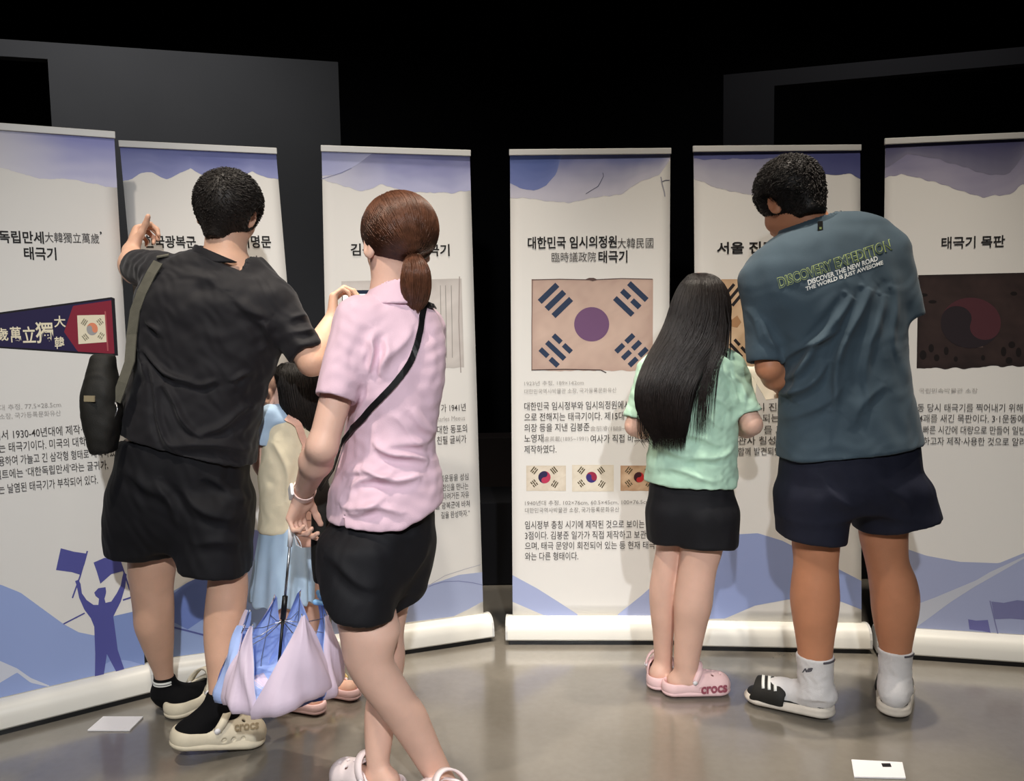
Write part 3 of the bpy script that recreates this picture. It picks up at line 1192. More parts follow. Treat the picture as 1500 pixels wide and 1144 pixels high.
class Flat:
    """flat printed polygons on a banner gathered into one mesh"""

    def __init__(s, b, off):
        s.b, s.off, s.mb, s.mats = b, off, MB(), []

    def p(s, pts, m, lift=0.0):
        if m not in s.mats:
            s.mats.append(m)
        V = poly(s.b, pts, (s.off + lift) * LAY)
        s.mb.add(V, [tuple(range(len(V)))], s.mats.index(m))

    def line(s, pts, w, m, lift=0.0):
        pts = [np.array(q, float) for q in pts]
        for a, c in zip(pts[:-1], pts[1:]):
            d = nrm(c - a)
            n = np.array([-d[1], d[0]]) * w / 2
            s.p([a + n, c + n, c - n, a - n], m, lift)

    def disc(s, cx, cy, rx, ry, m, a0=0, a1=360, lift=0.0):
        s.p([(cx + rx * math.cos(math.radians(a)), cy + ry * math.sin(math.radians(a))) for a in np.linspace(a0, a1, 40)[:None if a1 - a0 < 360 else -1]], m, lift)

    def taegeuk(s, cx, cy, r, m1, m2, rot=0.0, ry=None, lift=0.0):
        """two commas; m1 is the first half turned by rot degrees"""
        ry = ry or r

        def T(x, y):
            c, q = math.cos(math.radians(rot)), math.sin(math.radians(rot))
            return (cx + r * (x * c - y * q), cy + ry * (x * q + y * c))
        s.disc(cx, cy, r, ry, m2, lift=lift)
        out = [T(math.cos(a), math.sin(a)) for a in np.linspace(math.pi, 2 * math.pi, 24)]
        out += [T(0.5 + 0.5 * math.cos(a), 0.5 * math.sin(a)) for a in np.linspace(0, math.pi, 14)[1:]]
        out += [T(-0.5 + 0.5 * math.cos(a), 0.5 * math.sin(a)) for a in np.linspace(0, -math.pi, 14)[1:-1]]
        s.p(out, m1, lift + 0.0004)

    def tri(s, cx, cy, d, L, t, gap, pat, m, lift=0.0, sq=1.0):
        """a trigram: bars along d, stacked across; pat e.g. (1,0,1): 1 whole, 0 broken"""
        d = nrm(d)
        n = np.array([-d[1], d[0]])
        S = np.array([1, sq])
        for k, w in enumerate(pat):
            c = np.array([cx, cy]) + n * (k - 1) * gap * S
            segs = [(-L / 2, L / 2)] if w else [(-L / 2, -L * 0.07), (L * 0.07, L / 2)]
            for a, b_ in segs:
                s.p([c + (d * a + n * t / 2) * S, c + (d * b_ + n * t / 2) * S, c + (d * b_ - n * t / 2) * S, c + (d * a - n * t / 2) * S], m, lift)

    def build(s, name, parent):
        me = mesh_from(name, s.mb.v, s.mb.f, s.mats, False, s.mb.m)
        bm = bmesh.new()
        bm.from_mesh(me)
        bmesh.ops.triangulate(bm, faces=[f for f in bm.faces if len(f.verts) > 4])
        bm.to_mesh(me)
        bm.free()
        return link(name, me, parent)


class Print:
    """lines of lettering on a banner gathered into one mesh"""

    def __init__(s, b):
        s.b, s.parts, s.mats = b, [], []

    def t(s, body, x0, x1, yc, h, m, bold=0.0, y1=None):
        """fit the line between pixel columns x0..x1, centred on row yc, with height h"""
        s.parts.append((body, x0, x1, yc, h, m, bold, yc if y1 is None else y1))

    def build(s, name, parent):
        s.name, s.parent = name, parent
        Print.queue.append(s)

    def finish(s, got):
        p = BN[s.b]
        Vs, Fs, mi, o = [], [], [], 0
        for (body, x0, x1, yc, h, m, bold, y1) in s.parts:
            co, fs = got[(body, bold, 0.0)]
            mn, mx = co.min(0), co.max(0)
            xm = (x0 + x1) / 2
            ua, ub = p.uv(x0, yc), p.uv(x1, y1)
            ha, hb = p.uv(xm, (yc + y1) / 2 - h / 2), p.uv(xm, (yc + y1) / 2 + h / 2)
            vm = (ua[1] + ub[1]) / 2
            u = ua[0] + (ub[0] - ua[0]) * (co[:, 0] - mn[0]) / (mx[0] - mn[0])
            v = vm + (ha[1] - hb[1]) * ((co[:, 1] - mn[1]) / (mx[1] - mn[1]) - 0.5)
            if m not in s.mats:
                s.mats.append(m)
            Vs.append(p.P(u, v, 0.0044 * LAY))
            Fs += [tuple(i + o for i in q) for q in fs]
            mi += [s.mats.index(m)] * len(fs)
            o += len(co)
        return link(s.name, mesh_from(s.name, np.concatenate(Vs), Fs, s.mats, False, mi), s.parent)


Print.queue = []


for b, p in enumerate(BN):
    bc = (p.c[0] + p.c[1]) / 2
    ex = nrm((p.c[1] - p.c[0]) * [1, 1, 0])
    nf = np.array([ex[1], -ex[0], 0])
    L = np.linalg.norm(p.c[1] - p.c[0])
    base = np.array([bc[0], bc[1], 0]) + nf * 0.028
    root = thing('roll_up_banner', BL_[b], 'banner', base, 'roll-up banners of the flag exhibition')
    BROOT.append(root)
    # cassette: rounded front profile swept along the banner foot
    prof = [(-0.05, 0.016), (0.052, 0.016), (0.058, 0.022), (0.056, 0.052), (0.049, 0.074), (0.037, 0.088), (0.02, 0.095), (0.004, 0.096),
            (-0.004, 0.096), (-0.03, 0.09), (-0.045, 0.074), (-0.05, 0.05)]
    hl = L / 2 + (0.008, 0.0, 0.018, 0.018, 0.014, 0.006)[b]
    mb = MB()
    V = [bc * [1, 1, 0] + ex * s_ * hl + nf * q + Z * z for s_ in (-1, 1) for q, z in prof]
    k = len(prof)
    mb.add(V, [(i, (i + 1) % k, k + (i + 1) % k, k + i) for i in range(k)] + [tuple(range(k - 1, -1, -1)), tuple(range(k, 2 * k))])
    me = mb.mesh('cassette', M['alu'], True)
    cs = link('cassette', me, root)
    mod = cs.modifiers.new('edge', 'EDGE_SPLIT')
    mod.split_angle = math.radians(40)
    for s_ in (-1, 1):
        mb = MB()
        c0 = bc * [1, 1, 0]
        V = [c0 + ex * s_ * (hl + t) + nf * (q * 1.02) + Z * (0.012 + (z - 0.012) * 1.01) for t in (0, 0.008) for q, z in prof]
        mb.add(V, [(i, (i + 1) % k, k + (i + 1) % k, k + i) for i in range(k)] + [tuple(range(k - 1, -1, -1)), tuple(range(k, 2 * k))])
        mb.build('end_cap', M['alu_grey'], cs)
    mb = MB()
    mb.box(bc * [1, 1, 0] + nf * 0.003 + Z * 0.008, ex * (hl - 0.004), nf * 0.048, Z * 0.008)
    mb.build('plinth_foot', M['blk_plastic'], root)
    mb = MB()
    mt = (p.c[2] + p.c[3]) / 2
    mb.tube([bc * [1, 1, 0] - nf * 0.03 + Z * 0.07, mt - nf * 0.012 - Z * 0.02], 0.008, 10)
    mb.build('support_pole', M['steel'], root, True)
    # film
    nu, nv = 16, 40
    uu, vv = np.meshgrid(np.linspace(0, 1, nu), np.linspace(0, 1, nv), indexing='ij')
    i = np.arange(nu - 1)[:, None] * nv + np.arange(nv - 1)[None]
    fr = p.P(uu, vv, 0.0).reshape(-1, 3)
    bk = p.P(uu, vv, -0.0012).reshape(-1, 3)
    Q = np.stack([i, i + nv, i + nv + 1, i + 1], -1).reshape(-1, 4)
    rim = [0 * nv + j for j in range(nv)] + [a * nv + nv - 1 for a in range(1, nu)] + [(nu - 1) * nv + j for j in range(nv - 2, -1, -1)] + [a * nv for a in range(nu - 2, 0, -1)]
    n0 = nu * nv
    Qr = np.array([(rim[j], rim[(j + 1) % len(rim)], rim[(j + 1) % len(rim)] + n0, rim[j] + n0) for j in range(len(rim))])
    pan = link('print_panel', mesh_from('print_panel', np.concatenate([fr, bk]), np.concatenate([Q, Q[:, ::-1] + n0, Qr]), M['panel'], False), root)
    BPAN.append(pan)
    # clamp rail on top
    mb = MB()
    et = nrm(p.c[3] - p.c[2])
    mb.box(mt + nrm(p.c[2] - p.c[0]) * -0.006, et * (np.linalg.norm(p.c[3] - p.c[2]) / 2 + 0.003), p.n * 0.006, nrm(p.c[2] - p.c[0]) * 0.011)
    mb.build('top_rail', M['alu_grey'], root, False, 0.002)

WHITE = np.array(srgb(222, 220, 218))


def washcol(c_top, c_low, seed, fade=None):
    ct, cl = np.array(srgb(*c_top)), np.array(srgb(*c_low))

    def f(u, t, v):
        q = np.stack([u, t * 0.6, 0 * u + seed], -1).reshape(-1, 3)
        n = (wob(q, 3.5, seed) * 0.18 + wob(q, 11, seed + 3) * 0.06).reshape(u.shape)
        m = np.clip(t + n, 0, 1)[..., None]
        c = cl * (1 - m) + ct * m
        if fade is not None:
            k = np.clip(fade(u, t), 0, 1)[..., None]
            c = c * (1 - k) + WHITE * k
        return c
    return f


def wash(b, bound, c_top, c_low, seed, off, fade=None, jag=0.0025, name='ink_wash', top=None):
    p = BN[b]
    y0 = [project(p.P(u, 0.993)) for u in (0, 1)]
    strip(b, top or [tuple(y0[0]), tuple(y0[1])], bound, M['wash'], off, BPAN[b], name, 90, 24, washcol(c_top, c_low, seed, fade), jag, seed)


wash(0, [(-170, 235), (0, 245), (60, 262), (95, 262), (168, 274)], (138, 142, 196), (196, 196, 222), 3, 0.0008, lambda u, t: 1.0 - u * 1.9 + 0.5)
wash(1, [(177, 268), (190, 262), (204, 254), (222, 254), (245, 262), (262, 256), (280, 246), (300, 258), (330, 266), (370, 252), (410, 264)], (96, 104, 160), (140, 146, 192), 5, 0.0008)
wash(2, [(472, 262), (510, 275), (530, 280), (560, 270), (600, 280), (650, 283), (689, 280)], (108, 112, 166), (178, 180, 212), 8, 0.0008, lambda u, t: 0.55 - u * 1.2)
wash(2, [(472, 258), (500, 254), (525, 240), (545, 224), (600, 224)], (150, 154, 196), (170, 174, 210), 9, 0.0014, lambda u, t: u * 0.4, 0.001)
wash(3, [(748, 290), (780, 291), (830, 298), (860, 292), (910, 284), (940, 266), (965, 256), (982, 234)], (88, 98, 150), (178, 176, 200), 11, 0.0008, lambda u, t: (1 - t) * 0.35)
wash(3, [(748, 268), (762, 276), (782, 279), (800, 272), (815, 254), (824, 224)], (70, 88, 148), (112, 124, 176), 12, 0.0014, None, 0.001)
wash(4, [(1017, 262), (1050, 275), (1095, 285), (1150, 290), (1200, 250), (1261, 238)], (112, 114, 150), (168, 166, 184), 14, 0.0008, lambda u, t: (1 - t) * 0.3)
wash(4, [(1140, 232), (1180, 250), (1220, 257), (1247, 253), (1261, 262)], (62, 66, 116), (84, 88, 134), 15, 0.0014, None, 0.002)
wash(5, [(1296, 262), (1320, 254), (1345, 260), (1380, 270), (1410, 280), (1440, 290), (1480, 284), (1500, 270), (1566, 250)], (108, 106, 142), (158, 154, 174), 17, 0.0008)
wash(5, [(1296, 246), (1330, 226), (1380, 236), (1420, 248), (1450, 258), (1480, 254), (1500, 225), (1566, 215)], (54, 54, 96), (84, 82, 118), 18, 0.0014, lambda u, t: (1 - t) * 0.15, 0.003)
f = Flat(2, 0.002)
f.line([(471, 262), (485, 258), (500, 253), (515, 246)], 0.8, ink(120, 122, 160))
f.build('ink_crack', BPAN[2])
f = Flat(3, 0.002)
f.line([(883, 253), (884, 258), (880, 266), (876, 273), (866, 279), (858, 284)], 0.9, ink(84, 86, 110))
f.line([(968, 259), (970, 270), (973, 281), (974, 288)], 1.8, ink(150, 150, 160))
f.line([(970, 266), (975, 264), (981, 264)], 1.0, ink(90, 92, 110))
f.build('ink_crack', BPAN[3])


def hill(b, up, lo, c, off, jag=0.0, seed=1):
    strip(b, up, lo, ink(*c), off, BPAN[b], 'printed_hill', 60, 3, None, jag, seed)


def foot_line(b):
    return [tuple(project(BN[b].P(u, 0.002))) for u in (0, 1)]


# hills along the foot of each banner
hill(0, [(-110, 840), (0, 856), (30, 868), (60, 890), (93, 914), (115, 926), (139, 931), (175, 928), (214, 915)], foot_line(0), (150, 168, 216), 0.0008)
hill(0, [(150, 905), (168, 902), (190, 897), (214, 890)], [(150, 975), (168, 965), (190, 968), (214, 975)], (128, 148, 200), 0.0014)
hill(0, [(-110, 955), (0, 968), (25, 979), (45, 993), (72, 1004)], [(-110, 1035), (0, 1000), (25, 985), (45, 1000), (72, 1006)], (206, 210, 222), 0.0014)
hill(1, [(228, 900), (250, 868), (275, 853), (300, 842), (350, 828), (410, 834), (462, 850)], foot_line(1), (150, 170, 214), 0.0008)
hill(1, [(228, 880), (256, 868), (275, 853), (300, 842), (350, 828)], [(228, 925), (256, 912), (275, 922), (300, 905), (350, 890)], (112, 132, 194), 0.0014)
hill(1, [(325, 850), (350, 800), (375, 776), (410, 788), (458, 800)], [(325, 852), (350, 876), (375, 868), (410, 850), (458, 830)], (176, 192, 226), 0.0011)
hill(2, [(480, 905), (560, 885), (626, 857), (646, 851), (672, 842), (707, 838)], [(480, 931), (585, 913), (664, 903), (685, 893), (707, 881)], (166, 176, 208), 0.0008)
hill(3, [(750, 842), (787, 862), (817, 881), (846, 900)], [(750, 881), (796, 901), (820, 903), (846, 902)], (164, 174, 210), 0.0008)
hill(3, [(905, 900), (940, 872), (978, 838)], [(905, 903), (940, 903), (978, 903)], (164, 174, 210), 0.0008)
hill(4, [(1020, 800), (1075, 783), (1110, 781), (1146, 792), (1229, 834), (1262, 851)], [(1020, 907), (1062, 906), (1106, 887), (1155, 878), (1229, 880), (1262, 893)], (148, 162, 206), 0.0008)
hill(5, [(1288, 800), (1331, 805), (1357, 814), (1406, 823), (1463, 825), (1500, 810), (1556, 790)], foot_line(5), (160, 168, 200), 0.0008)
hill(5, [(1340, 886), (1370, 875), (1430, 850), (1450, 838), (1500, 815), (1556, 792)], [(1340, 920), (1357, 908), (1395, 880), (1430, 858), (1500, 818), (1556, 796)], (190, 194, 206), 0.0014)

FIG = ink(82, 84, 152)
f = Flat(0, 0.002)
f.p([(89, 803), (108, 808), (128, 811), (124, 826), (118, 842), (105, 838), (82, 835)], FIG)
f.p([(137, 824), (153, 817), (166, 818), (176, 823), (181, 836), (163, 841), (147, 855), (142, 838)], FIG)
f.line([(128, 807), (117, 845), (106, 876)], 2.2, FIG)
f.line([(176, 822), (183, 842), (190, 864)], 2.2, FIG)
f.line([(93, 914), (124, 898)], 2.0, FIG)
f.line([(180, 879), (192, 875)], 2.4, FIG)
f.p([(112, 857), (110, 851), (115, 849), (118, 855), (120, 869), (127, 879), (137, 886), (144, 886), (145, 877), (140, 873), (138, 868), (144, 861.5), (154.6, 860), (155.5, 866), (155, 870),
     (153, 877), (154.6, 883), (163, 881), (171, 869), (177, 857), (179, 846), (181, 838), (185.5, 841), (183.5, 859), (177, 881), (166, 903), (169, 925), (172.5, 952), (182, 980), (170, 983.5), (156.6, 958), (152, 989), (139, 990.5),
     (139.5, 957), (138, 918), (133, 905.6), (123.6, 893), (116, 876)], FIG)
f.build('printed_flag_bearer', BPAN[0])
f = Flat(1, 0.002)
f.p([(362, 774), (384, 778), (381, 800), (383, 826), (371, 822), (366, 800), (360, 796)], ink(136, 142, 192))
f.line([(255, 919), (275, 924), (302, 931)], 2.6, ink(88, 96, 156))
f.build('printed_flag_bearer', BPAN[1])
f = Flat(2, 0.002)
f.line([(624, 861), (636, 856), (650, 852), (672, 851), (693, 853.6), (707, 857)], 1.0, ink(126, 132, 174))
f.line([(618, 868), (632, 855), (652, 843), (680, 834), (704, 827)], 0.8, ink(176, 176, 186))
f.build('printed_line_art', BPAN[2])
f = Flat(5, 0.002)
f.p([(1418, 907), (1430, 909), (1447, 908), (1451, 927), (1438, 924), (1420, 922)], ink(108, 108, 164))
f.p([(1452, 881), (1470, 883), (1490, 879), (1500, 880), (1503, 908), (1480, 906), (1457, 907)], ink(118, 120, 162))
f.line([(1450, 880), (1462, 930)], 1.6, ink(118, 120, 162))
f.build('printed_flags', BPAN[5])

# printed pictures
# pennant of the first banner
strip(0, [(-150, 478), (165, 435), (168, 437)], [(-150, 500), (165, 521), (168, 521)], ink(20, 16, 24), 0.0009, BPAN[0], 'pennant_edge', 60, 8)
strip(0, [(-148, 481), (163, 438)], [(-148, 498), (163, 518)], ink(34, 26, 68), 0.0014, BPAN[0], 'pennant_cloth', 60, 8)
strip(0, [(94, 485.5), (107, 448), (163, 440)], [(94, 486.5), (114, 515), (163, 518)], ink(132, 32, 52), 0.0019, BPAN[0], 'pennant_cloth', 40, 8)
f = Flat(0, 0.0012)
CRM = ink(232, 222, 196)
f.p([(113, 462), (154, 461), (156, 501), (115, 504)], CRM, 0.0012)
f.p([(153, 456), (155, 456), (159, 514), (157, 514)], ink(176, 88, 92), 0.0014)
f.taegeuk(135, 482, 8.2, ink(224, 138, 104), ink(160, 158, 158), 8, 9.2, 0.0016)
TG = ink(140, 134, 112)
for (cx, cy, d, pat) in ((123.5, 472, (1, -1.6), (1, 1, 1)), (146.5, 471.5, (1, 1.3), (0, 1, 0)), (125, 494, (1, 1.3), (1, 0, 1)), (148, 492, (1, -1.6), (0, 0, 0))):
    f.tri(cx, cy, d, 9, 1.6, 2.7, pat, TG, 0.0016)
f.build('pennant_picture', BPAN[0])
t = Print(0)
for ch, x0, x1, yc, h in (('大', 79, 96, 471, 17), ('韓', 80, 94, 502, 18), ('獨', 52, 78, 487, 31), ('立', 33, 52, 490, 24), ('萬', 15, 31, 490, 23), ('歲', -8, 12, 490, 19)):
    t.t(ch, x0, x1, yc, h, CRM, 0.016)
t.build('pennant_lettering', BPAN[0])


def canvas(b, x0, y0, x1, y1, c0, c1, off, seed, name='flag_picture', tilt=0.0, jag=0.002):
    def cf(u, t, v):
        q = np.stack([u, t, 0 * u + seed], -1).reshape(-1, 3)
        n = (0.5 + 0.3 * wob(q, 4, seed) + 0.2 * wob(q, 14, seed + 2)).reshape(u.shape)
        e = np.minimum(np.minimum(u, 1 - u), np.minimum(t, 1 - t))
        n = np.clip(n - np.exp(-e * 30) * 0.6, 0, 1)[..., None]
        return np.array(srgb(*c0)) * n + np.array(srgb(*c1)) * (1 - n)
    return strip(b, [(x0, y0), ((x0 + x1) / 2, y0 + tilt / 2), (x1, y0 + tilt)], [(x0, y1), ((x0 + x1) / 2, y1), (x1, y1 + tilt)], M['wash'], off, BPAN[b], name, 60, 40, cf, jag, seed)


canvas(2, 503, 412, 676, 543, (214, 208, 204), (188, 182, 178), 0.0009, 31, 'cloth_picture', -4)
f = Flat(2, 0.0018)
for x in (645, 652.5, 661):
    f.line([(x, 418), (x + 1, 470), (x + 1.5, 524)], 1.0, ink(150, 146, 142))
f.line([(673, 405), (672, 470), (675, 546)], 1.4, ink(160, 150, 146))
f.build('cloth_writing', BPAN[2])

cv = canvas(3, 779, 409, 956, 543, (206, 180, 166), (184, 158, 146), 0.0009, 33)
f = Flat(3, 0.0016)
BAR = ink(44, 58, 84)
f.disc(866.7, 475, 25.7, 25.2, ink(112, 80, 116))
f.tri(813.6, 440, (1, -0.97), 36, 8.5, 14.5, (1, 1, 1), BAR)
f.tri(924, 438, (1, 0.95), 36, 8, 15, (1, 0, 1), BAR)
f.tri(814, 513.5, (1, 0.95), 36, 7.5, 14, (0, 1, 0), BAR)
f.tri(925, 513, (1, -0.97), 36, 7.5, 14, (0, 0, 0), BAR)
f.line([(779, 410), (820, 409), (866, 410), (910, 408), (956, 409)], 1.3, ink(92, 74, 70))
f.line([(779, 542), (830, 541), (880, 542), (888, 546)], 1.5, ink(70, 54, 52))
f.line([(780, 409), (779, 475), (779, 543)], 1.2, ink(110, 88, 82))
f.p([(858, 409), (863, 407), (870, 407), (876, 410), (868, 412)], ink(90, 70, 66))
f.build('flag_emblem', BPAN[3])
for (x0, y0, x1, y1, c0, c1, seed, dc, r, rot, ca, cb) in (
        (771, 682, 829, 719, (226, 216, 200), (206, 194, 176), 41, (797.5, 699), 9, -90, (48, 42, 78), (184, 58, 88)),
        (838, 681, 899, 720, (228, 220, 204), (214, 204, 186), 42, (866.5, 699), 8, 12, (150, 44, 70), (60, 50, 116)),
        (909, 682, 972, 719, (214, 186, 156), (176, 142, 112), 43, (936, 699), 7.6, -90, (66, 36, 44), (196, 52, 56))):
    canvas(3, x0, y0, x1, y1, c0, c1, 0.0009, seed, 'small_flag_picture', 0, 0.0006)
    f = Flat(3, 0.0016)
    f.taegeuk(dc[0], dc[1], r, ink(*ca), ink(*cb), rot)
    for k, (dx, dy, d, pat) in enumerate(((-15, -10, (1, -1.3), (1, 0, 1)), (14, -10, (1, 1.3), (1, 1, 1)), (-15, 9, (1, 1.3), (0, 1, 0)), (15, 10, (1, -1.6), (0, 1, 1)))):
        f.tri(dc[0] + dx, dc[1] + dy, d, 9.5, 1.7, 2.9, pat, ink(88, 78, 58))
    f.build('small_flag_emblem', BPAN[3])

canvas(4, 1057, 409, 1222, 547, (216, 190, 158), (186, 152, 120), 0.0009, 45)
f = Flat(4, 0.0016)
f.tri(1074, 432, (1, -1.2), 26, 4.5, 9, (1, 1, 1), ink(36, 32, 34))
f.tri(1078, 513, (1, 1.1), 26, 4.5, 9, (0, 1, 0), ink(36, 32, 34))
f.tri(1200, 432, (1, 1.2), 26, 4.5, 9, (1, 0, 1), ink(36, 32, 34))
f.tri(1200, 513, (1, -1.1), 26, 4.5, 9, (0, 0, 0), ink(36, 32, 34))
f.taegeuk(1139, 475, 28, ink(150, 52, 56), ink(48, 52, 96), 10)
f.p([(1072, 468), (1080, 462), (1086, 472), (1080, 480), (1070, 478)], ink(168, 128, 92))
f.build('flag_emblem', BPAN[4])

canvas(5, 1345, 403, 1520, 539, (60, 46, 44), (38, 29, 29), 0.0009, 47, 'woodblock_picture', -4, 0.004)
f = Flat(5, 0.0016)
f.taegeuk(1422, 473, 44, ink(38, 31, 36), ink(74, 40, 47), 200, 37)
rg = np.random.default_rng(4)
for (x, y, w, h) in ((1352, 520, 5, 7), (1364, 510, 4, 6), (1372, 524, 4, 5), (1386, 514, 3.5, 6), (1352, 432, 7, 2.5), (1366, 442, 6, 2.5), (1470, 515, 4, 7), (1482, 505, 5, 5), (1478, 528, 5, 5), (1492, 516, 4, 7),
                     (1440, 524, 3, 4), (1400, 526, 3, 4), (1485, 430, 5, 3)):
    f.disc(x, y, w, h, ink(22, 16, 16))
f.line([(1380, 470), (1390, 495), (1410, 508), (1440, 508)], 2, ink(84, 70, 66))
f.build('woodblock_emblem', BPAN[5])

# lettering
K, KB, KS, KM = M['ink'], M['ink_body'], M['ink_soft'], M['ink_mid']
t = Print(0)
t.t('대한독립만세', -36, 64, 346.5, 18.5, K, 0.022, 347.5)
t.t('大韓獨立萬歲', 65.5, 145, 348, 15, KB, 0.0, 349)
t.t('’', 146, 149, 341.5, 4.5, K, 0.02)
t.t('태극기', 35, 82.5, 371.5, 19, K, 0.022)
t.build('title_lettering', BPAN[0])
t = Print(0)
for s_, x0, x1, y0, y1 in (('에서 1930-40년대에 제작·사용된', -10, 152, 639.5, 625), ('는 태극기이다. 미국의 대학 깃발을', -2, 158, 658, 642), ('응용하여 가늘고 긴 삼각형 형태로 제작하였', -12, 168, 677, 661),
                           ('펠트에는 ‘대한독립만세’라는 글귀가,', -8, 158, 698, 679), ('에는 날염된 태극기가 부착되어 있다.', -12, 143, 719, 701)):
    t.t(s_, x0, x1, y0, 14, KB, 0.004, y1)
t.build('body_lettering', BPAN[0])
t = Print(0)
t.t('30년대 추정, 77.5×28.5cm', -22, 89, 600, 9, KS, 0, 591)
t.t('박물관 소장, 국가등록문화유산', -30, 89, 612, 9, KS, 0, 605)
t.build('caption_lettering', BPAN[0])
t = Print(1)
t.t('한국광복군', 211, 287, 352.5, 18.5, K, 0.022, 356)
t.t('서명문', 351, 397, 353, 18.5, K, 0.022, 355)
t.build('title_lettering', BPAN[1])
t = Print(1)
t.t('동천', 366, 388, 605, 14, KB, 0.004, 602)
t.t('34', 366, 384, 625, 12, KB, 0.004, 623)
t.t('이 비', 362, 384, 644, 14, KB, 0.004, 641)
t.t('면', 362, 374, 662, 14, KB, 0.004)
t.build('body_lettering', BPAN[1])
t = Print(2)
t.t('김구 서명문 태극기', 513.5, 658.5, 366, 18, K, 0.022, 366)
t.build('title_lettering', BPAN[2])
t = Print(2)
for s_, x0, x1, yc, h, m_ in (('가 1941년', 646, 682, 597, 11.5, KB), ('Charles Meeus', 634, 681, 613, 7, KS), ('대한 동포의', 640, 684, 628.5, 12, KB), ('친필 글씨가', 640, 683, 644, 12, KB),
                              ('복운동을 성심', 644, 686, 699.5, 10, KB), ('한인을 만나는', 648, 686, 713, 10, KB), ('연타려거든 자유', 642, 687, 726, 10, KB), ('을 광복군에 바쳐', 638, 688, 739.5, 10, KB), ('길을 완성하자.”', 646, 688, 753, 10, KB)):
    t.t(s_, x0, x1, yc, h, m_, 0.004 if m_ is KB else 0)
t.build('body_lettering', BPAN[2])
t = Print(3)
t.t('대한민국 임시의정원', 773, 903.5, 355, 18, K, 0.022)
t.t('大韓民國', 904.5, 957, 356, 15, KB)
t.t('臨時議政院', 808, 873, 376.5, 14.5, KB)
t.t('태극기', 876.5, 919, 376, 18, K, 0.022)
t.build('title_lettering', BPAN[3])
t = Print(3)
t.t('1923년 추정, 189×142cm', 768, 855, 561, 7, KS)
t.t('대한민국역사박물관 소장, 국가등록문화유산', 768, 903, 572.5, 7.5, KS)
t.build('caption_lettering', BPAN[3])
t = Print(3)
t.t('대한민국 임시정부와 임시의정원에서', 768, 922, 594, 12, KB, 0.004)
t.t('으로 전해지는 태극기이다. 제15대', 768, 914, 610, 12, KB, 0.004)
t.t('의장 등을 지낸 김붕준', 768, 863.5, 626, 12, KB, 0.004)
t.t('金朋濬(1888~1950)', 864.5, 935, 627.5, 8.5, KS)
t.t('노영재', 768, 796, 642, 12, KB, 0.004)
t.t('盧英載(1895~1991)', 797, 862, 643, 8.5, KS)
t.t('여사가 직접 바느질하여', 865, 966, 642, 12, KB, 0.004)
t.t('제작하였다.', 768, 815, 658, 12, KB, 0.004)
t.build('body_lettering', BPAN[3])
t = Print(3)
t.t('1940년대 추정, 102×76cm, 60.5×45cm, 100×76.5cm', 769, 952, 736, 7.5, KM)
t.t('대한민국역사박물관 소장, 국가등록문화유산', 769, 907, 747, 8, KM)
t.build('caption_lettering', BPAN[3])
t = Print(3)
t.t('임시정부 충칭 시기에 제작된 것으로 보이는 태극기', 769, 973, 768, 12, KB, 0.004)
t.t('3점이다. 김붕준 일가가 직접 제작하고 보관하였', 769, 965, 783.5, 12, KB, 0.004)
t.t('으며, 태극 문양이 회전되어 있는 등 현재 태극기', 769, 968, 799, 12, KB, 0.004)
t.t('와는 다른 형태이다.', 769, 847, 814.5, 12, KB, 0.004)
t.build('body_lettering', BPAN[3])
t = Print(4)
t.t('서울 진관사 태극기', 1050, 1222, 362, 17.5, K, 0.022)
t.build('title_lettering', BPAN[4])
t = Print(4)
for s_, x0, x1, yc in (('시 진관사', 1108, 1166, 596), ('되는 태극', 1117, 1170, 612), ('를 그린', 1119, 1160, 629), ('관사 칠성각', 1081, 1150, 645), ('함께 발견되었다.', 1081, 1156, 661)):
    t.t(s_, x0, x1, yc, 12, KB, 0.004)
t.build('body_lettering', BPAN[4])
t = Print(5)
t.t('태극기 목판', 1379, 1472, 354.5, 17.5, K, 0.016)
t.build('title_lettering', BPAN[5])
t = Print(5)
t.t('동 당시 태극기를 찍어내기 위해', 1344, 1498, 597, 12, KB, 0.002, 597.5)
t.t('4괘를 새긴 목판이다. 3·1운동에', 1346, 1500, 613, 12, KB, 0.002)
t.t('빠른 시간에 대량으로 만들어 일반', 1352, 1502, 630, 12, KB, 0.002)
t.t('하고자 제작·사용한 것으로 알려', 1352, 1502, 646.5, 12, KB, 0.002)
t.build('body_lettering', BPAN[5])
t = Print(5)
t.t('국립민속박물관 소장', 1346, 1432, 572, 7, KS)
t.build('caption_lettering', BPAN[5])

GOT = letter_meshes([(q[0], q[6], 0.0) for t in Print.queue for q in t.parts])
for t in Print.queue:
    t.finish(GOT)

# two flat plates on the floor
def plate(label, quad, th, mark=None):
    cs = [fl(x, y, th) for x, y in quad]
    c = sum(cs) / 4
    r = thing('floor_plate', label, 'floor plate', (c[0], c[1], 0))
    mb = MB()
    V = [(*(c + (q - c) * 1.0)[:2], th) for q in cs] + [(*(c + (q - c) * 1.0)[:2], 0.0005) for q in cs]
    mb.add(V, [(0, 1, 2, 3), (7, 6, 5, 4), (0, 4, 5, 1), (1, 5, 6, 2), (2, 6, 7, 3), (3, 7, 4, 0)])
    mb.build('cover', M['white_plastic'], r, False, 0.0015)
    if mark:
        mb = MB()
        mq = [fl(x, y, th + 0.0008) for x, y in mark]
        mb.add([*mq, *[q - Z * 0.0012 for q in mq]], [(0, 1, 2, 3), (7, 6, 5, 4), (0, 4, 5, 1), (1, 5, 6, 2), (2, 6, 7, 3), (3, 7, 4, 0)])
        mb.build('port', M['blk_plastic'], r)
    return r


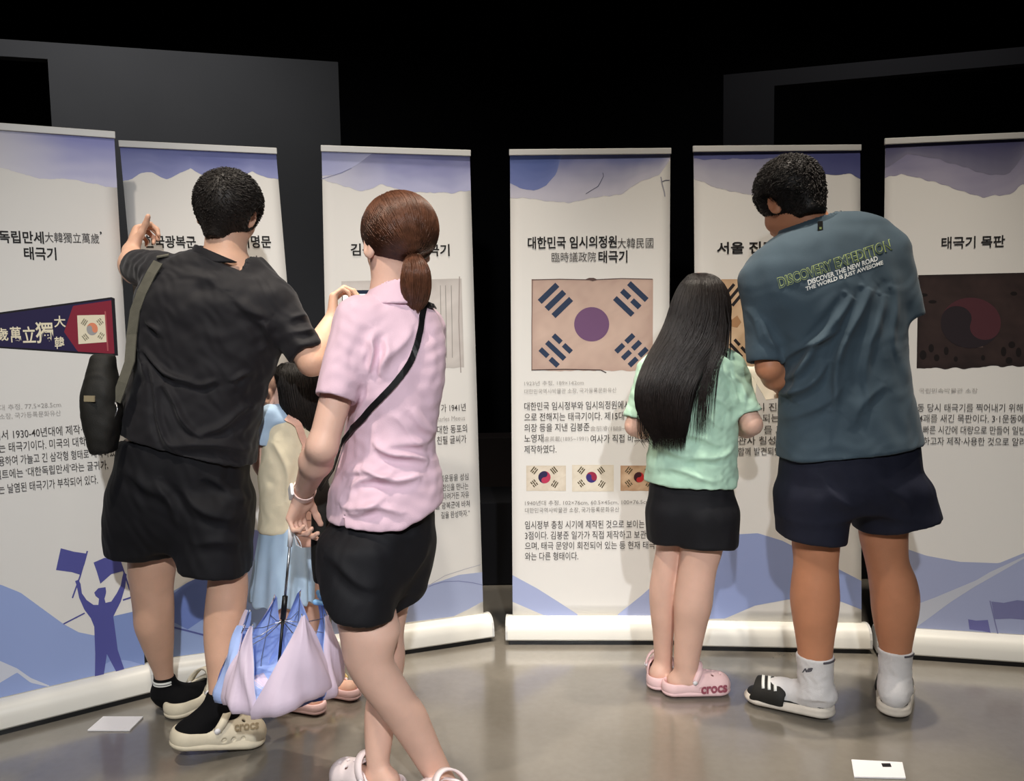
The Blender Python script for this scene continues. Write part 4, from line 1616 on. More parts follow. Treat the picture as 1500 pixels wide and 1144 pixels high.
plate('square white plate lying on the floor in front of the pennant banner', [(128, 1069), (190, 1069), (210, 1049), (151, 1049)], 0.006)
plate('rounded white plate with a small black mark, on the floor before the woodblock banner', [(1251, 1137), (1327, 1139), (1322, 1116), (1247, 1112)], 0.006, [(1293, 1123), (1306, 1123), (1304, 1118), (1291, 1118)])

# ------------------------------------------------------------------ people


def hem(p0, p1, Y):
    """cut everything below the line p0-p1 (pixels, left to right)"""
    a, b = at(*p0, Y), at(*p1, Y)
    d = b - a
    return (a, (d[2], 0, -d[0]))


def above(p0, p1, Y):
    """cut everything above the line p0-p1"""
    a, n = hem(p0, p1, Y)
    return (a, -np.array(n))


def sleeve(a, b, ra, rb, k=0.03):
    """sleeve ending square at b; returns the cloth and the hollow at its mouth"""
    a, b = np.asarray(a), np.asarray(b)
    d = nrm(b - a)
    return [rc(a, b + d * 0.05, ra, rb, k, cut=[(b, d)]), rc(b - d * 0.03, b + d * 0.08, rb - 0.012, rb - 0.006, 0.006, op='s')]


def cloth(amp, freq, seed, strokes=(), Y=2.4, stretch=(1, 1, 1)):
    st = np.array(stretch)

    def f(V, N):
        d = amp * wob(V * st, freq, seed) + amp * 0.5 * wob(V * st, freq * 2.3, seed + 5)
        if len(strokes):
            d = d + folds(V, N, strokes, Y)
        return d
    return f


def ring(name, rows, yaw, t, m, parent, cut=None, grow=0.0, h=0.0035):
    """standing band of cloth round a neck, wrist or hem"""
    pf = Prof(rows, yaw)
    inner = Prof([(r[0] + (-30 if i == 0 else 30 if i == len(rows) - 1 else 0), *r[1:]) for i, r in enumerate(rows)], yaw)
    return sdf_obj(name, [pf.prim(0.004, cut=cut, rnd=0.004, grow=grow), inner.prim(0.004, 's', grow=grow - t, rnd=0.002)], m, parent, h)


def rows_leg(rows, ratio=1.0):
    return [(py, xl, xr, Y, (xr - xl) / 2 * Y / F * ratio) for py, xl, xr, Y in rows]


# ---- man in black, pointing and filming
def man_in_black():
    root = thing('person', 'man in black shirt and shorts, pointing with one arm and raising a phone', 'person', fl(290, 1062))
    SR = [(352, 300, 352, 2.45, .058), (364, 286, 364, 2.44, .07), (376, 250, 380, 2.43, .085), (395, 224, 397, 2.43, .10), (418, 207, 417, 2.41, .11),
          (445, 203, 428, 2.40, .12), (480, 203, 425, 2.40, .122), (511, 202, 413, 2.40, .125), (545, 197, 400, 2.40, .128), (580, 186, 388, 2.40, .132),
          (620, 177, 379, 2.40, .14), (660, 170, 374, 2.40, .15), (712, 167, 373, 2.40, .158)]
    shp = Prof(SR, 0.05, power=2.3)
    st = [((216, 470), (238, 492), .012, .008), ((206, 515), (285, 562), .016, .008), ((285, 562), (322, 560), .010, .008), ((212, 533), (267, 657), .015, .008), ((240, 566), (300, 636), .015, .009), ((340, 557), (362, 548), .012, .007), ((300, 636), (360, 600), .010, .010),
          ((375, 470), (396, 500), .014, .013), ((345, 440), (390, 470), .010, .014), ((400, 530), (360, 600), .012, .014),
          ((250, 640), (360, 668), .012, .014), ((200, 470), (215, 560), .010, .012), ((250, 400), (330, 420), .006, .016), ((420, 470), (452, 455), .008, .008), ((425, 490), (460, 478), .009, .008), ((432, 512), (464, 498), .008, .008)]
    neck = Prof([(330, 298, 358, 2.445, .06), (350, 298, 360, 2.445, .062), (366, 288, 366, 2.44, .075), (410, 284, 376, 2.43, .09)], 0.05)
    sl = sleeve(at(238, 402, 2.44), at(203, 391, 2.575), .066, .054) + sleeve(at(402, 448, 2.41), at(449, 518, 2.375), .068, .05)
    sdf_obj('shirt', [shp.prim(0.02, cut=[hem((172, 640), (372, 697), 2.28)]), neck.prim(0.006, 's', cut=[hem((280, 364), (372, 403), 2.42)], grow=.022)] + [sl[0], sl[2], sl[1], sl[3]], M['blk_shirt'], root, 0.0045, 1,
            cloth(0.0035, 16, 3, st, 2.3))
    ring('collar', [(350, 298, 360, 2.445, .062), (366, 288, 366, 2.44, .075), (388, 286, 372, 2.435, .09)], 0.05, 0.009, M['blk_shirt'], root, [hem((280, 382), (372, 420), 2.4), above((284, 354), (364, 389), 2.42)], 0.008)
    # shorts
    W_ = Prof([(640, 176, 370, 2.40, .138), (690, 167, 368, 2.40, .142), (730, 162, 368, 2.405, .142), (775, 161, 367, 2.41, .125), (800, 168, 360, 2.41, .10)], 0.05, power=2.3)
    Lg = Prof([(700, 168, 270, 2.44, .13), (760, 161, 268, 2.44, .125), (815, 161, 266, 2.45, .12), (850, 162, 265, 2.45, .12)], 0, power=2.3)
    Rg = Prof([(722, 262, 368, 2.39, .13), (760, 262, 368, 2.39, .125), (838, 266, 366, 2.38, .12), (880, 268, 364, 2.38, .12)], 0, power=2.3)
    ss = [((270, 715), (345, 770), .010, .014), ((300, 700), (360, 740), .008, .012), ((180, 690), (250, 720), .008, .016), ((265, 760), (240, 700), .010, .012), ((290, 790), (360, 800), .006, .014)]
    sdf_obj('shorts', [W_.prim(0.02, grow=-.008), Lg.prim(0.04, rnd=.04, cut=[hem((161, 816), (265, 824), 2.36)]), Rg.prim(0.04, rnd=.04, cut=[hem((266, 839), (366, 854), 2.30)])], M['blk_shorts'], root, 0.005, 1,
            cloth(0.003, 14, 8, ss, 2.3, (1, 1, .5)))
    # legs and the rest of the body
    LL = Prof(rows_leg([(770, 196, 250, 2.44), (825, 189, 257, 2.45), (866, 193, 253, 2.46), (890, 196, 254, 2.465), (915, 198, 254, 2.475), (940, 207, 254, 2.49), (965, 217, 253, 2.51),
                        (990, 227, 254, 2.53), (1012, 230, 258, 2.545)], 1.0))
    RL = Prof(rows_leg([(770, 312, 352, 2.39), (830, 307, 361, 2.385), (860, 304, 363, 2.38), (885, 301, 361, 2.37), (907, 299, 358, 2.36), (935, 299, 351, 2.345), (960, 301, 345, 2.33),
                        (985, 304, 341, 2.32), (1012, 306, 338, 2.31), (1035, 307, 338, 2.305)], 1.0))
    hL, dL = fl(243, 1057) + Z * .006, nrm([.62, .78, 0])
    dR = nrm([.86, .5, 0])
    hR = fl(383, 1086) - dR * 0.262 + Z * .006
    hc, hf, hu = at(331, 314, 2.455), (.12, .98, -.14), (.12, .1, 1)
    hp, eyes = head_prims(hc, hf, hu, 1.0)
    wrL, wrR = at(192, 368, 2.64), at(487, 470, 2.50)
    body = [shp.prim(0.03, grow=-.042), W_.prim(0.03, grow=-.03), LL.prim(0.015), RL.prim(0.015),
            rc(at(330, 390, 2.44), at(331, 335, 2.45), .064, .056, .03)]
    body += arm_prims(at(238, 405, 2.44), at(199, 396, 2.57), wrL, 1.0, 1.1) + arm_prims(at(402, 450, 2.41), at(457, 530, 2.37), wrR, 1.0, 1.08)
    body += foot_prims(at(240, 1012, 2.535), hL + dL * .03 + Z * .018, hL + dL * .215 + Z * .014, .78) + foot_prims(at(322, 1035, 2.305), hR + dR * .032 + Z * .057, hR + dR * .215 + Z * .014, .78)
    body += hp
    body += hand_prims(wrL, (-.05, .55, .8), (.75, .35, -.4), (.6, -.2, .7), 1.0, (.9, .95, 1.0, 1.05), (.75, .75), -0.25)
    body += hand_prims(wrR, (0.0, .3, .95), (1, .25, 0), (0, 1, 0.1), 0.96, (.75, .8, .85, .9), (.5, .7), 0.4)
    skin_obj(body, eyes, M['skin_a'], root, 0.0042)
    # socks and clogs
    for pf, y0, ank, h_, d_, up in ((LL, 991, at(240, 1014, 2.545), hL, dL, .012), (RL, 1013, at(322, 1035, 2.305), hR, dR, .05)):
        zt = at(240 if pf is LL else 322, y0, 2.53 if pf is LL else 2.31)[2]
        fp = foot_prims(ank, h_ + d_ * .022 + Z * up, h_ + d_ * .23 + Z * .012)
        fp = [Prim((lambda g: (lambda p: g(p) - 0.004))(q.fn), q.lo - .004, q.hi + .004, q.k) for q in fp]
        so, _ = sdf_obj('sock', [pf.prim(0.02, grow=0.0045, zhi=zt, rnd=.004)] + fp, M['sock_k'], root, 0.004)
        mb = MB()
        pts = [pf.surf(np.array(a), np.array(zt - 0.012), 0.0062) for a in np.linspace(-2.6, -0.6, 14)]
        mb.strap(pts, [p - np.array(pf.sec(zt)[0:2] + [p[2]]) for p in pts], 0.003, 0.0012)
        mb.strap([p + Z * -.008 for p in pts], [p - np.array(pf.sec(zt)[0:2] + [p[2]]) for p in pts], 0.0015, 0.0012)
        mb.build('white_stripe', M['white_print'], so)
    sh, vq = clog(root, hL, dL, 1.06, M['cream_foam'], M['cream_foam'], M['cream_foam'])
    sh, vq = clog(root, hR, dR, 1.06, M['cream_foam'], M['cream_foam'], M['cream_foam'], 0.2)
    cast_text('crocs', 1, ((343, 1072), (379, 1068), (343, 1062)), xf_mesh(CLOG[4], hR, dR, 1.06, .2), M['logo_cream'], 'logo_lettering', sh, 0.0016, 0.03)
    # hair
    hx, hy, hz = frame_from(hf, hu)
    C0 = at(335, 298, 2.447)
    shell = field_mesh([ell(C0, (.0945, .103, .097), (hx, hy, hz), .01), rc(hc - hz * .02 - hy * .04, hc - hz * .085 - hy * .045, .048, .03, .03),
                        ell(hc + hy * .11 - hz * .05, (.085, .075, .1), (hx, hy, hz), .012, 's'),
                        ell(hc - hz * .13 + hy * .0, (.13, .2, .05), (hx, hy, hz), .01, 's'),
                        ell(hc + hx * .1 - hz * .02 + hy * .012, (.026, .042, .054), (hx, hy, hz), .01, 's'),
                        ell(hc - hx * .1 - hz * .02 + hy * .012, (.026, .042, .054), (hx, hy, hz), .01, 's')], 0.0035)
    lk = short_locks(shell, 5200, .02, .0011, lambda p, n: hy * .6 - hz * .5 + hx * ((p - C0) @ hx) * 8, .3, .5, 3, None,
                     ([hc[2] - .06, hc[2] - .02, hc[2] + .03, hc[2] + .1], [.25, .4, .8, 1.0]))
    hair_obj(shell, lk, M['hair_k'], root)
    # phone
    c, n = at(538, 441, 2.60), nrm([.1, -.95, .3])
    ux = nrm(np.cross(Z, n))
    ux = -ux if ux[0] < 0 else ux
    uy = np.cross(n, ux)
    uy = -uy if uy[2] < 0 else uy
    ph = thing('phone', 'phone with a bright screen held up by the man in black', 'phone', c)
    mb = MB()
    mb.box(c, ux * .078, uy * .0365, n * .0042)
    mb.build('case', M['blk_plastic'], ph, False, .003)
    mb = MB()
    mb.box(c + n * .0045, ux * .075, uy * .034, n * .0006)
    mb.build('screen', M['screen'], ph)
    mb = MB()
    mb.box(c + n * .0053 - ux * .01 + uy * .028, ux * .065, uy * .006, n * .0004)
    for k in range(4):
        mb.box(c + n * .0053 - ux * (.058 - .026 * k) - uy * .01, ux * (.004 + .003 * (k % 2)), uy * (.018 - .004 * (k % 3)), n * .0004)
    mb.build('screen_picture', M['screen_dark'], ph)
    # sling bag at his left hip
    bag = thing('sling_bag', 'slim black sling bag hanging at the left hip of the man in black', 'bag', at(148, 600, 2.33))
    rows = [(519, 136, 168, 2.285, .025), (540, 131, 170, 2.28, .04), (570, 124, 172, 2.27, .05), (600, 122, 174, 2.265, .052), (635, 127, 173, 2.265, .052), (664, 137, 168, 2.265, .045)]
    sdf_obj('pouch', [Prof(rows, 0.15, power=2.8).prim(.01, rnd=.012)], M['blk_nylon'], bag, .004, 1, cloth(.0025, 18, 4))
    P_ = [at(232, 384, 2.335), at(222, 400, 2.325), at(208, 428, 2.315), at(198, 455, 2.31), at(193, 490, 2.30), at(190, 530, 2.27), at(180, 560, 2.255), at(170, 588, 2.25)]
    mb = MB()
    mb.strap(P_, [(-.3, -1, .25)] * len(P_), .0165, .0018)
    mb.strap([at(238, 376, 2.37), at(240, 372, 2.45), at(232, 384, 2.52)], [(-.2, .0, 1)] * 3, .0165, .0018)
    mb.build('shoulder_strap', M['olive_strap'], bag)
    mb = MB()
    c = at(131, 584, 2.212)
    mb.box(c, np.array([.017, -.006, 0]), np.array([.0, .001, .008]), np.array([.0006, .0016, 0]))
    mb.build('woven_patch', M['beige'], bag)
    mb = MB()
    mb.tube([at(170, 588, 2.25), at(172, 600, 2.245), at(168, 612, 2.24), at(166, 602, 2.25), at(170, 588, 2.25)], .0022, 8)
    mb.build('buckle', M['steel'], bag, True)


# ---- woman in pink
def woman_in_pink():
    root = thing('person', 'woman in pink shirt and black shorts with a brown ponytail, walking and carrying an umbrella', 'person', fl(590, 1150))
    yaw = 0.52
    SR = [(424, 548, 600, 2.06, .05), (438, 530, 616, 2.06, .066), (455, 506, 632, 2.06, .085), (476, 497, 642, 2.06, .10), (506, 501, 650, 2.06, .112), (540, 506, 651, 2.06, .118),
          (565, 509, 649, 2.06, .12), (600, 510, 643, 2.06, .12), (637, 506, 637, 2.06, .122), (660, 500, 637, 2.06, .125), (700, 489, 647, 2.06, .138), (722, 482, 649, 2.06, .146), (745, 478, 649, 2.06, .152), (790, 476, 646, 2.06, .156)]
    shp = Prof(SR, yaw, power=2.2)
    st = [((552, 650), (622, 682), .018, .009), ((530, 690), (612, 702), .016, .009), ((515, 712), (575, 690), .014, .009), ((500, 735), (590, 748), .012, .010), ((510, 752), (570, 728), .010, .009), ((560, 660), (640, 640), .008, .012), ((543, 500), (545, 545), .014, .008), ((565, 498), (562, 550), .014, .009), ((560, 545), (600, 480), .008, .012),
          ((540, 560), (520, 640), .008, .014), ((600, 600), (640, 650), .010, .014), ((500, 700), (560, 680), .008, .012), ((545, 480), (535, 560), .009, .012), ((575, 610), (625, 660), .008, .012)]
    sl = sleeve(at(524, 466, 1.99), at(490.5, 585, 1.925), .056, .0475) + sleeve(at(622, 480, 2.15), at(618, 590, 2.20), .056, .047)
    cuts = [hem((430, 772), (640, 777), 1.94), hem((560, 785), (650, 742), 1.98)]
    o, SV = sdf_obj('shirt', [shp.prim(.02, cut=cuts), sl[0], sl[2], sl[1], sl[3], *[rc(at(505, 757, y_), at(494, 800, y_), .002, .024, .003, op='s') for y_ in (1.90, 1.94, 1.98, 2.02)]], M['pink'], root, .0045, 1, cloth(.003, 15, 12, st, 1.95))
    cv, _ = ring('collar', [(409, 552, 602, 2.055, .052), (424, 543, 607, 2.055, .062), (446, 531, 616, 2.055, .078)], yaw, .009, M['pink'], root, None, .004)
    W_ = Prof([(725, 492, 638, 2.06, .118), (757, 484, 640, 2.06, .126), (800, 468, 637, 2.06, .135), (835, 470, 630, 2.06, .12), (860, 478, 618, 2.06, .10)], yaw, power=2.2)
    A_ = Prof([(780, 467, 590, 2.0, .11), (840, 465, 588, 1.99, .11), (868, 466, 584, 1.98, .108), (925, 480, 574, 1.97, .1)], 0.2, power=2.2)
    B_ = Prof([(780, 545, 638, 2.11, .10), (840, 552, 629, 2.12, .098), (868, 556, 622, 2.12, .095), (910, 562, 600, 2.12, .09)], 0.2, power=2.2)
    sdf_obj('shorts', [W_.prim(.02, grow=-.008), A_.prim(.04, rnd=.04, cut=[hem((462, 866), (499, 911), 1.92), hem((495, 909), (566, 919), 1.90)]), B_.prim(.04, rnd=.04, cut=[hem((560, 904), (626, 878), 2.05)])],
            M['blk_shorts'], root, .005, 1, cloth(.003, 14, 15, [((480, 810), (560, 850), .008, .014), ((590, 880), (620, 800), .008, .014), ((500, 770), (600, 790), .006, .014)], 1.95, (1, 1, .5)))
    LL = Prof(rows_leg([(850, 480, 575, 1.99), (900, 490, 582, 1.98), (925, 496, 588, 1.97), (945, 499, 582, 1.965), (965, 503, 578, 1.965), (990, 514, 590, 1.975), (1015, 532, 606, 1.985), (1040, 552, 624, 2.0),
                        (1068, 573, 636, 2.015), (1095, 592, 647, 2.03), (1124, 611, 660, 2.045), (1150, 628, 672, 2.06), (1175, 642, 684, 2.07)], .82))
    RL = Prof(rows_leg([(840, 556, 610, 2.12), (895, 553, 598, 2.12), (930, 553, 592, 2.12), (963, 550, 594, 2.12), (1000, 542, 589, 2.11), (1030, 535, 584, 2.10), (1060, 533, 579, 2.09), (1090, 534, 575, 2.08), (1115, 536, 571, 2.07), (1140, 538, 568, 2.065), (1165, 539, 567, 2.06)], 1.0))
    d1 = nrm([-.9, .45, 0])
    h1 = fl(592, 1184) + Z * .006
    h1 = h1 + np.array([0, .02, 0])
    d2 = nrm([.1, 1, 0])
    d2 = nrm([-.75, .66, 0])
    h2 = fl(712, 1230) + Z * .04
    hc, hf, hu = at(583, 362, 2.05), (-.42, .9, -.06), (0.03, .06, 1)
    hx, hy, hz = frame_from(hf, hu)
    hp, eyes = head_prims(hc, hf, hu, .95, True)
    wr = at(444, 722, 2.115)
    body = [shp.prim(.03, grow=-.042), W_.prim(.03, grow=-.03), LL.prim(.02), RL.prim(.02), rc(at(570, 452, 2.06), at(577, 380, 2.05), .056, .047, .03)]
    body += arm_prims(at(524, 470, 1.99), at(472, 654, 1.925), wr, .95, 1.0)
    wr2 = at(604, 700, 2.31)
    body += arm_prims(at(622, 480, 2.15), at(618, 600, 2.235), wr2, .92, .95) + hand_prims(wr2, (-.1, .15, -.98), (-.9, -.2, 0), (0, 1, 0), .9, (.3, .35, .4, .45))
    body += hand_prims(wr, (-.34, .12, -.93), (.75, -.35, -.3), (-.2, .9, 0), .93, (.55, .8, .9, .9), (.55, .75), .45)
    body += foot_prims(at(553, 1160, 2.06), h1 + d1 * .02 + Z * .014, h1 + d1 * .21 + Z * .012, .86) + foot_prims(at(662, 1180, 2.075), h2 + d2 * .02 + Z * .014, h2 + d2 * .21 + Z * .0, .86)
    body += hp
    skin_obj(body, eyes, M['skin_b'], root, .0042)
    clog(root, h1, d1, .93, M['pale_foam'], M['pale_foam'], M['pale_foam'])
    clog(root, h2 - Z * .034, d2, .93, M['pale_foam'], M['pale_foam'], M['pale_foam'], .16)
    # wristwatch
    ax = nrm(wr - at(472, 654, 1.925))
    c = wr - ax * .012
    u = nrm(np.cross(ax, [0.2, 1, .1]))
    v = np.cross(ax, u)
    mb = MB()
    an = np.linspace(0, 2 * math.pi, 29)
    mb.strap([c + (u * math.cos(a) + v * math.sin(a)) * .0295 for a in an], [u * math.cos(a) + v * math.sin(a) for a in an], .0105, .0016)
    wt = mb.build('wristwatch', M['watch_band'], root)
    wt['label'] = 'pale pink watch band on the left wrist'
    mb = MB()
    q = nrm(-np.array([.85, .5, -.1]) - ax * (ax @ -np.array([.85, .5, -.1])))
    mb.box(c + q * .033, np.cross(ax, q) * .017, ax * .019, q * .0045)
    mb.build('watch_case', M['white_plastic'], wt, False, .004)
    # hair: cap combed back into the tie
    C0, R_ = at(586, 336, 2.057), np.array([.0935, .108, .0935])
    cap = [ell(C0, R_, (hx, hy, hz), .01),
           ell(hc + hy * .115 - hz * .035, (.085, .08, .095), (hx, hy, hz), .012, 's'),
           ell(hc - hz * .125 + hy * .03, (.13, .2, .055), (hx, hy, hz), .01, 's'),
           ell(hc + hx * .098 - hz * .02 + hy * .022, (.02, .036, .046), (hx, hy, hz), .008, 's'),
           ell(hc - hx * .098 - hz * .02 + hy * .022, (.02, .036, .046), (hx, hy, hz), .008, 's')]
    shell = field_mesh(cap, .0035)
    hit = bvh_of(shell).ray_cast(Vector(CPOS), Vector(vray(606, 377)))
    tie = np.array(hit[0]) + np.array([0, -.004, 0])
    oy = tie[1] - 1.955
    rg = np.random.default_rng(21)
    dt = nrm([(tie - C0) @ hx / R_[0], (tie - C0) @ hy / R_[1], (tie - C0) @ hz / R_[2]])
    D = rg.normal(size=(6000, 3))
    D /= np.linalg.norm(D, axis=1)[:, None]
    D = D[(D @ dt < .75) & (D[:, 1] < .62 + .5 * D[:, 2]) & (D[:, 2] > np.where(D[:, 1] < .1, -.8, -.45))][:2600]
    om = np.arccos(np.clip(D @ dt, -1, 1))
    pts = []
    for t in np.linspace(0, 1, 14):
        q = (np.sin((1 - t) * om) / np.sin(om))[:, None] * D + (np.sin(t * om) / np.sin(om))[:, None] * dt
        pts.append(C0 + (q * R_ * (1.004 + .014 * rg.random((len(D), 1)) * math.sin(math.pi * t))) @ np.array([hx, hy, hz]))
    lk = strands(np.stack(pts, 1), .0013 * rg.uniform(.6, 1.4, len(D)))
    pt = Prof([(y_, a_, b_, c_ + oy, d_) for y_, a_, b_, c_, d_ in ((371, 600, 612, 1.957, .012), (380, 595, 619, 1.947, .02), (396, 591, 627, 1.94, .03), (412, 589, 629, 1.945, .033), (430, 591, 628, 1.955, .03), (444, 595, 624, 1.967, .022), (456, 601, 615, 1.975, .010))], .3)
    tail = field_mesh([pt.prim(.01, rnd=.006)], .0035)
    lt = prof_locks(pt, 620, -math.pi, math.pi, pt.z0 - .006, pt.z1 - .002, .0012, .001, 10, 8, .25, .012)
    hair_obj(join(shell, tail), join(lk, lt), M['hair_b'], root)
    mb = MB()
    an = np.linspace(0, 2 * math.pi, 17)
    tx, ty = nrm([1, .3, .2]), nrm(np.cross([1, .3, .2], [0.1, -1, -.5]))
    mb.tube([tie + (tx * math.cos(a) + ty * math.sin(a)) * .013 for a in an], .004, 8)
    mb.build('hair_tie', M['logo_cream'], root, True)
    # crossbody bag
    bag = thing('crossbody_bag', 'small black crossbody bag with a blue charm, worn by the woman in pink', 'bag', at(474, 775, 2.17))
    rows = [(700, 460, 479, 2.205, .025), (715, 457, 484, 2.205, .032), (760, 456, 486, 2.205, .034), (825, 456, 486, 2.205, .034), (852, 459, 484, 2.205, .028)]
    sdf_obj('pouch', [Prof(rows, .3, power=3).prim(.01, rnd=.01)], M['blk_nylon'], bag, .004)
    bv = bvh_of(SV)
    px = [(634, 451), (628, 443), (620, 445), (617, 462), (613, 490), (605, 523), (580, 560), (548, 593), (520, 627), (502, 652), (488, 685)]
    px = [tuple(np.array(px[i]) * (1 - t) + np.array(px[i + 1]) * t) for i in range(len(px) - 1) for t in (0, .25, .5, .75)] + [px[-1]]
    pp, nn = [], []
    for q in px:
        d = vray(*q)
        hh = bv.ray_cast(Vector(CPOS), Vector(d))
        if hh[0] is None or hh[0].y > 2.3:
            hh = bv.find_nearest(Vector(at(*q, 2.03)))
        n = np.array(hh[1])
        n = -n if n @ d > 0 else n
        pp.append(np.array(hh[0]) + n * .003)
        nn.append(n)
    for _ in range(3):
        pp = [pp[0]] + [(pp[i - 1] + pp[i] * 2 + pp[i + 1]) / 4 for i in range(1, len(pp) - 1)] + [pp[-1]]
    for i_, p in enumerate(pp):
        h_ = bv.find_nearest(Vector(p))
        n_ = np.array(h_[1])
        n_ = n_ if n_ @ nn[i_] > 0 else -n_
        pp[i_] = p + n_ * max(0, .0065 - (p - np.array(h_[0])) @ n_)
    pp.append(at(468, 716, 2.15))
    nn.append(np.array([-.8, -.6, 0]))
    mb = MB()
    mb.strap(pp, nn, .0075, .0016)
    mb.build('strap', M['blk_plastic'], bag)
    mb = MB()
    mb.tube([at(470, 852, 2.17), at(470, 866, 2.17)], .0015, 6)
    mb.build('charm_cord', M['blk_plastic'], bag)
    ch, _ = sdf_obj('charm', [ell(at(472, 872, 2.17), (.014, .012, .011)), rc(at(462, 882, 2.17), at(482, 884, 2.17), .008, .008, .004), ell(at(466, 868, 2.165), (.006, .006, .008), None, .004)], M['toy_blue'], bag, .0025)
    ch['label'] = 'light blue charm hanging from the bag'


# ---- folded umbrella hanging from her hand
def umbrella():
    Y0 = 2.135
    top, ap = at(427, 772, Y0 - .01), at(404, 1021, Y0)
    root = thing('umbrella', 'half-closed lilac umbrella with light blue lining, hanging from the hand of the woman in pink', 'umbrella', ap)
    ax = nrm(top - ap)

    def on(y):
        t = (1021 - y) / (1021 - 772)
        return ap + (top - ap) * t
    mb = MB()
    mb.tube([on(790), on(905)], .0034, 10)
    mb.build('shaft', M['steel'], root, True)
    mb = MB()
    mb.tube([on(905), on(872)], .0075, 12)
    mb.tube([on(1015), on(905)], .004, 10)
    mb.build('runner', M['blk_plastic'], root, True)
    mb = MB()
    mb.tube([on(800), on(768)], [.006, .0085], 12)
    mb.build('handle', M['white_plastic'], root, True)
    mb = MB()
    lp = [on(776) + np.array([.006, -.012, 0]) + np.array([.018 * math.sin(t) * (1 - .3 * t), -.004, -.036 * t]) for t in np.linspace(0, 1, 5)] + [on(776) + np.array([.03, -.014, -.045]), on(776) + np.array([.026, -.014, -.03]), on(776) + np.array([.008, -.012, .002])]
    mb.tube(lp, .0018, 8)
    mb.build('wrist_loop', M['white_plastic'], root, True)
    tips = [(-66, 905, .90, -64, 27), (-31, 894, .95, -23, 24), (38, 881, 1.0, 36, 43), (82, 896, 1.02, 92, 28), (128, 890, .95, 135, 28), (172, 884, .95, 178, 28), (-150, 888, .95, -146, 28), (-108, 897, .95, -106, 24)]
    rt = np.array([1.0, 0, 0])
    fr = np.array([0, -1.0, 0])
    nt, ns = 22, 17
    lo_, li_ = MB(), MB()
    for i, (ang, ty, w, ba, hw) in enumerate(tips):
        dl = math.radians(hw)
        V = []
        for it in range(nt):
            t = it / (nt - 1)
            y = 1018 + (ty - 1018) * t
            R0 = np.interp(t, [0, .04, .1, .2, .5, .8, 1], [.05, .13, .168, .174, .160, .142, .128])
            for js in range(ns):
                s_ = js / (ns - 1) * 2 - 1
                half = dl * np.interp(t, [0, .2, .6, 1], [1.0, 1.0, .62, .05])
                a = math.radians(ba + (ang - ba) * t) + s_ * half + .05 * math.sin(5 * t + i * 2) * t
                R = R0 * w * (1 - .10 * abs(s_) * (0.3 + t)) + .006 * math.sin(s_ * 7 + i * 1.7 + 3 * t) * (1 - t) + .0025 * math.sin(s_ * 15 + i + 6 * t) * (1 - t * t) + .005 * math.sin(t * 9 + s_ * 4 + i)
                yy = y + 6 * math.sin(a * 3 + i) * (1 - t) + abs(s_) * 3
                V.append(on(yy) + (rt * math.sin(a) + fr * math.cos(a)) * R)
        Fs = [(p * ns + q, p * ns + q + 1, (p + 1) * ns + q + 1, (p + 1) * ns + q) for p in range(nt - 1) for q in range(ns - 1)]
        (li_ if i == 0 else lo_).add(V, Fs)
        c_ = [on(1018 + (ty - 1018) * (k // ns) / (nt - 1)) for k in range(len(V))]
        Vi = [v + nrm(c - v) * .0022 for v, c in zip(V, c_)]
        (lo_ if i == 0 else li_).add(Vi, [f[::-1] for f in Fs])
    # closed bottom round the ferrule
    n = 48
    V, Fs = [on(1022)], []
    for k in range(n):
        a = 2 * math.pi * k / n
        V.append(on(1019) + (rt * math.sin(a) + fr * math.cos(a)) * .05)
    for k in range(n):
        a = 2 * math.pi * k / n
        V.append(on(1012) + (rt * math.sin(a) + fr * math.cos(a)) * .132)
    for k in range(n):
        Fs += [(0, 1 + k, 1 + (k + 1) % n), (1 + k, 1 + n + k, 1 + n + (k + 1) % n, 1 + (k + 1) % n)]
    lo_.add(V, Fs)
    li_.add([v + (ax * .003) for v in V], [f[::-1] for f in Fs])
    cn = lo_.build('canopy', M['umb_out'], root, True)
    ln = li_.build('lining', M['umb_in'], cn, True)
    ln['label'] = 'light blue lining'
    for (ang, ty, w, ba, hw) in tips:
        a = math.radians(ang)
        p1 = on(ty) + (rt * math.sin(a) + fr * math.cos(a)) * .126 * w
        mb = MB()
        pr = []
        for t in np.linspace(0.12, 1, 12):
            R0 = np.interp(t, [0, .04, .1, .2, .5, .8, 1], [.05, .13, .168, .174, .160, .142, .128]) * w - .017
            aa = math.radians(ba + (ang - ba) * t)
            pr.append(on(1018 + (ty - 1018) * t) + (rt * math.sin(aa) + fr * math.cos(aa)) * R0)
        mb.tube(pr, .0014, 6)
        mb.build('rib', M['steel'], root, True)
        mb = MB()
        mb.tube([on(908), on(908) * .5 + pr[8] * .5 + np.array([0, 0, -.008]), pr[8]], .0011, 6)
        mb.build('stretcher', M['steel'], root, True)
    mb = MB()
    mb.tube([on(1020), on(1034)], [.005, .003], 10)
    mb.build('ferrule', M['white_plastic'], root, True)


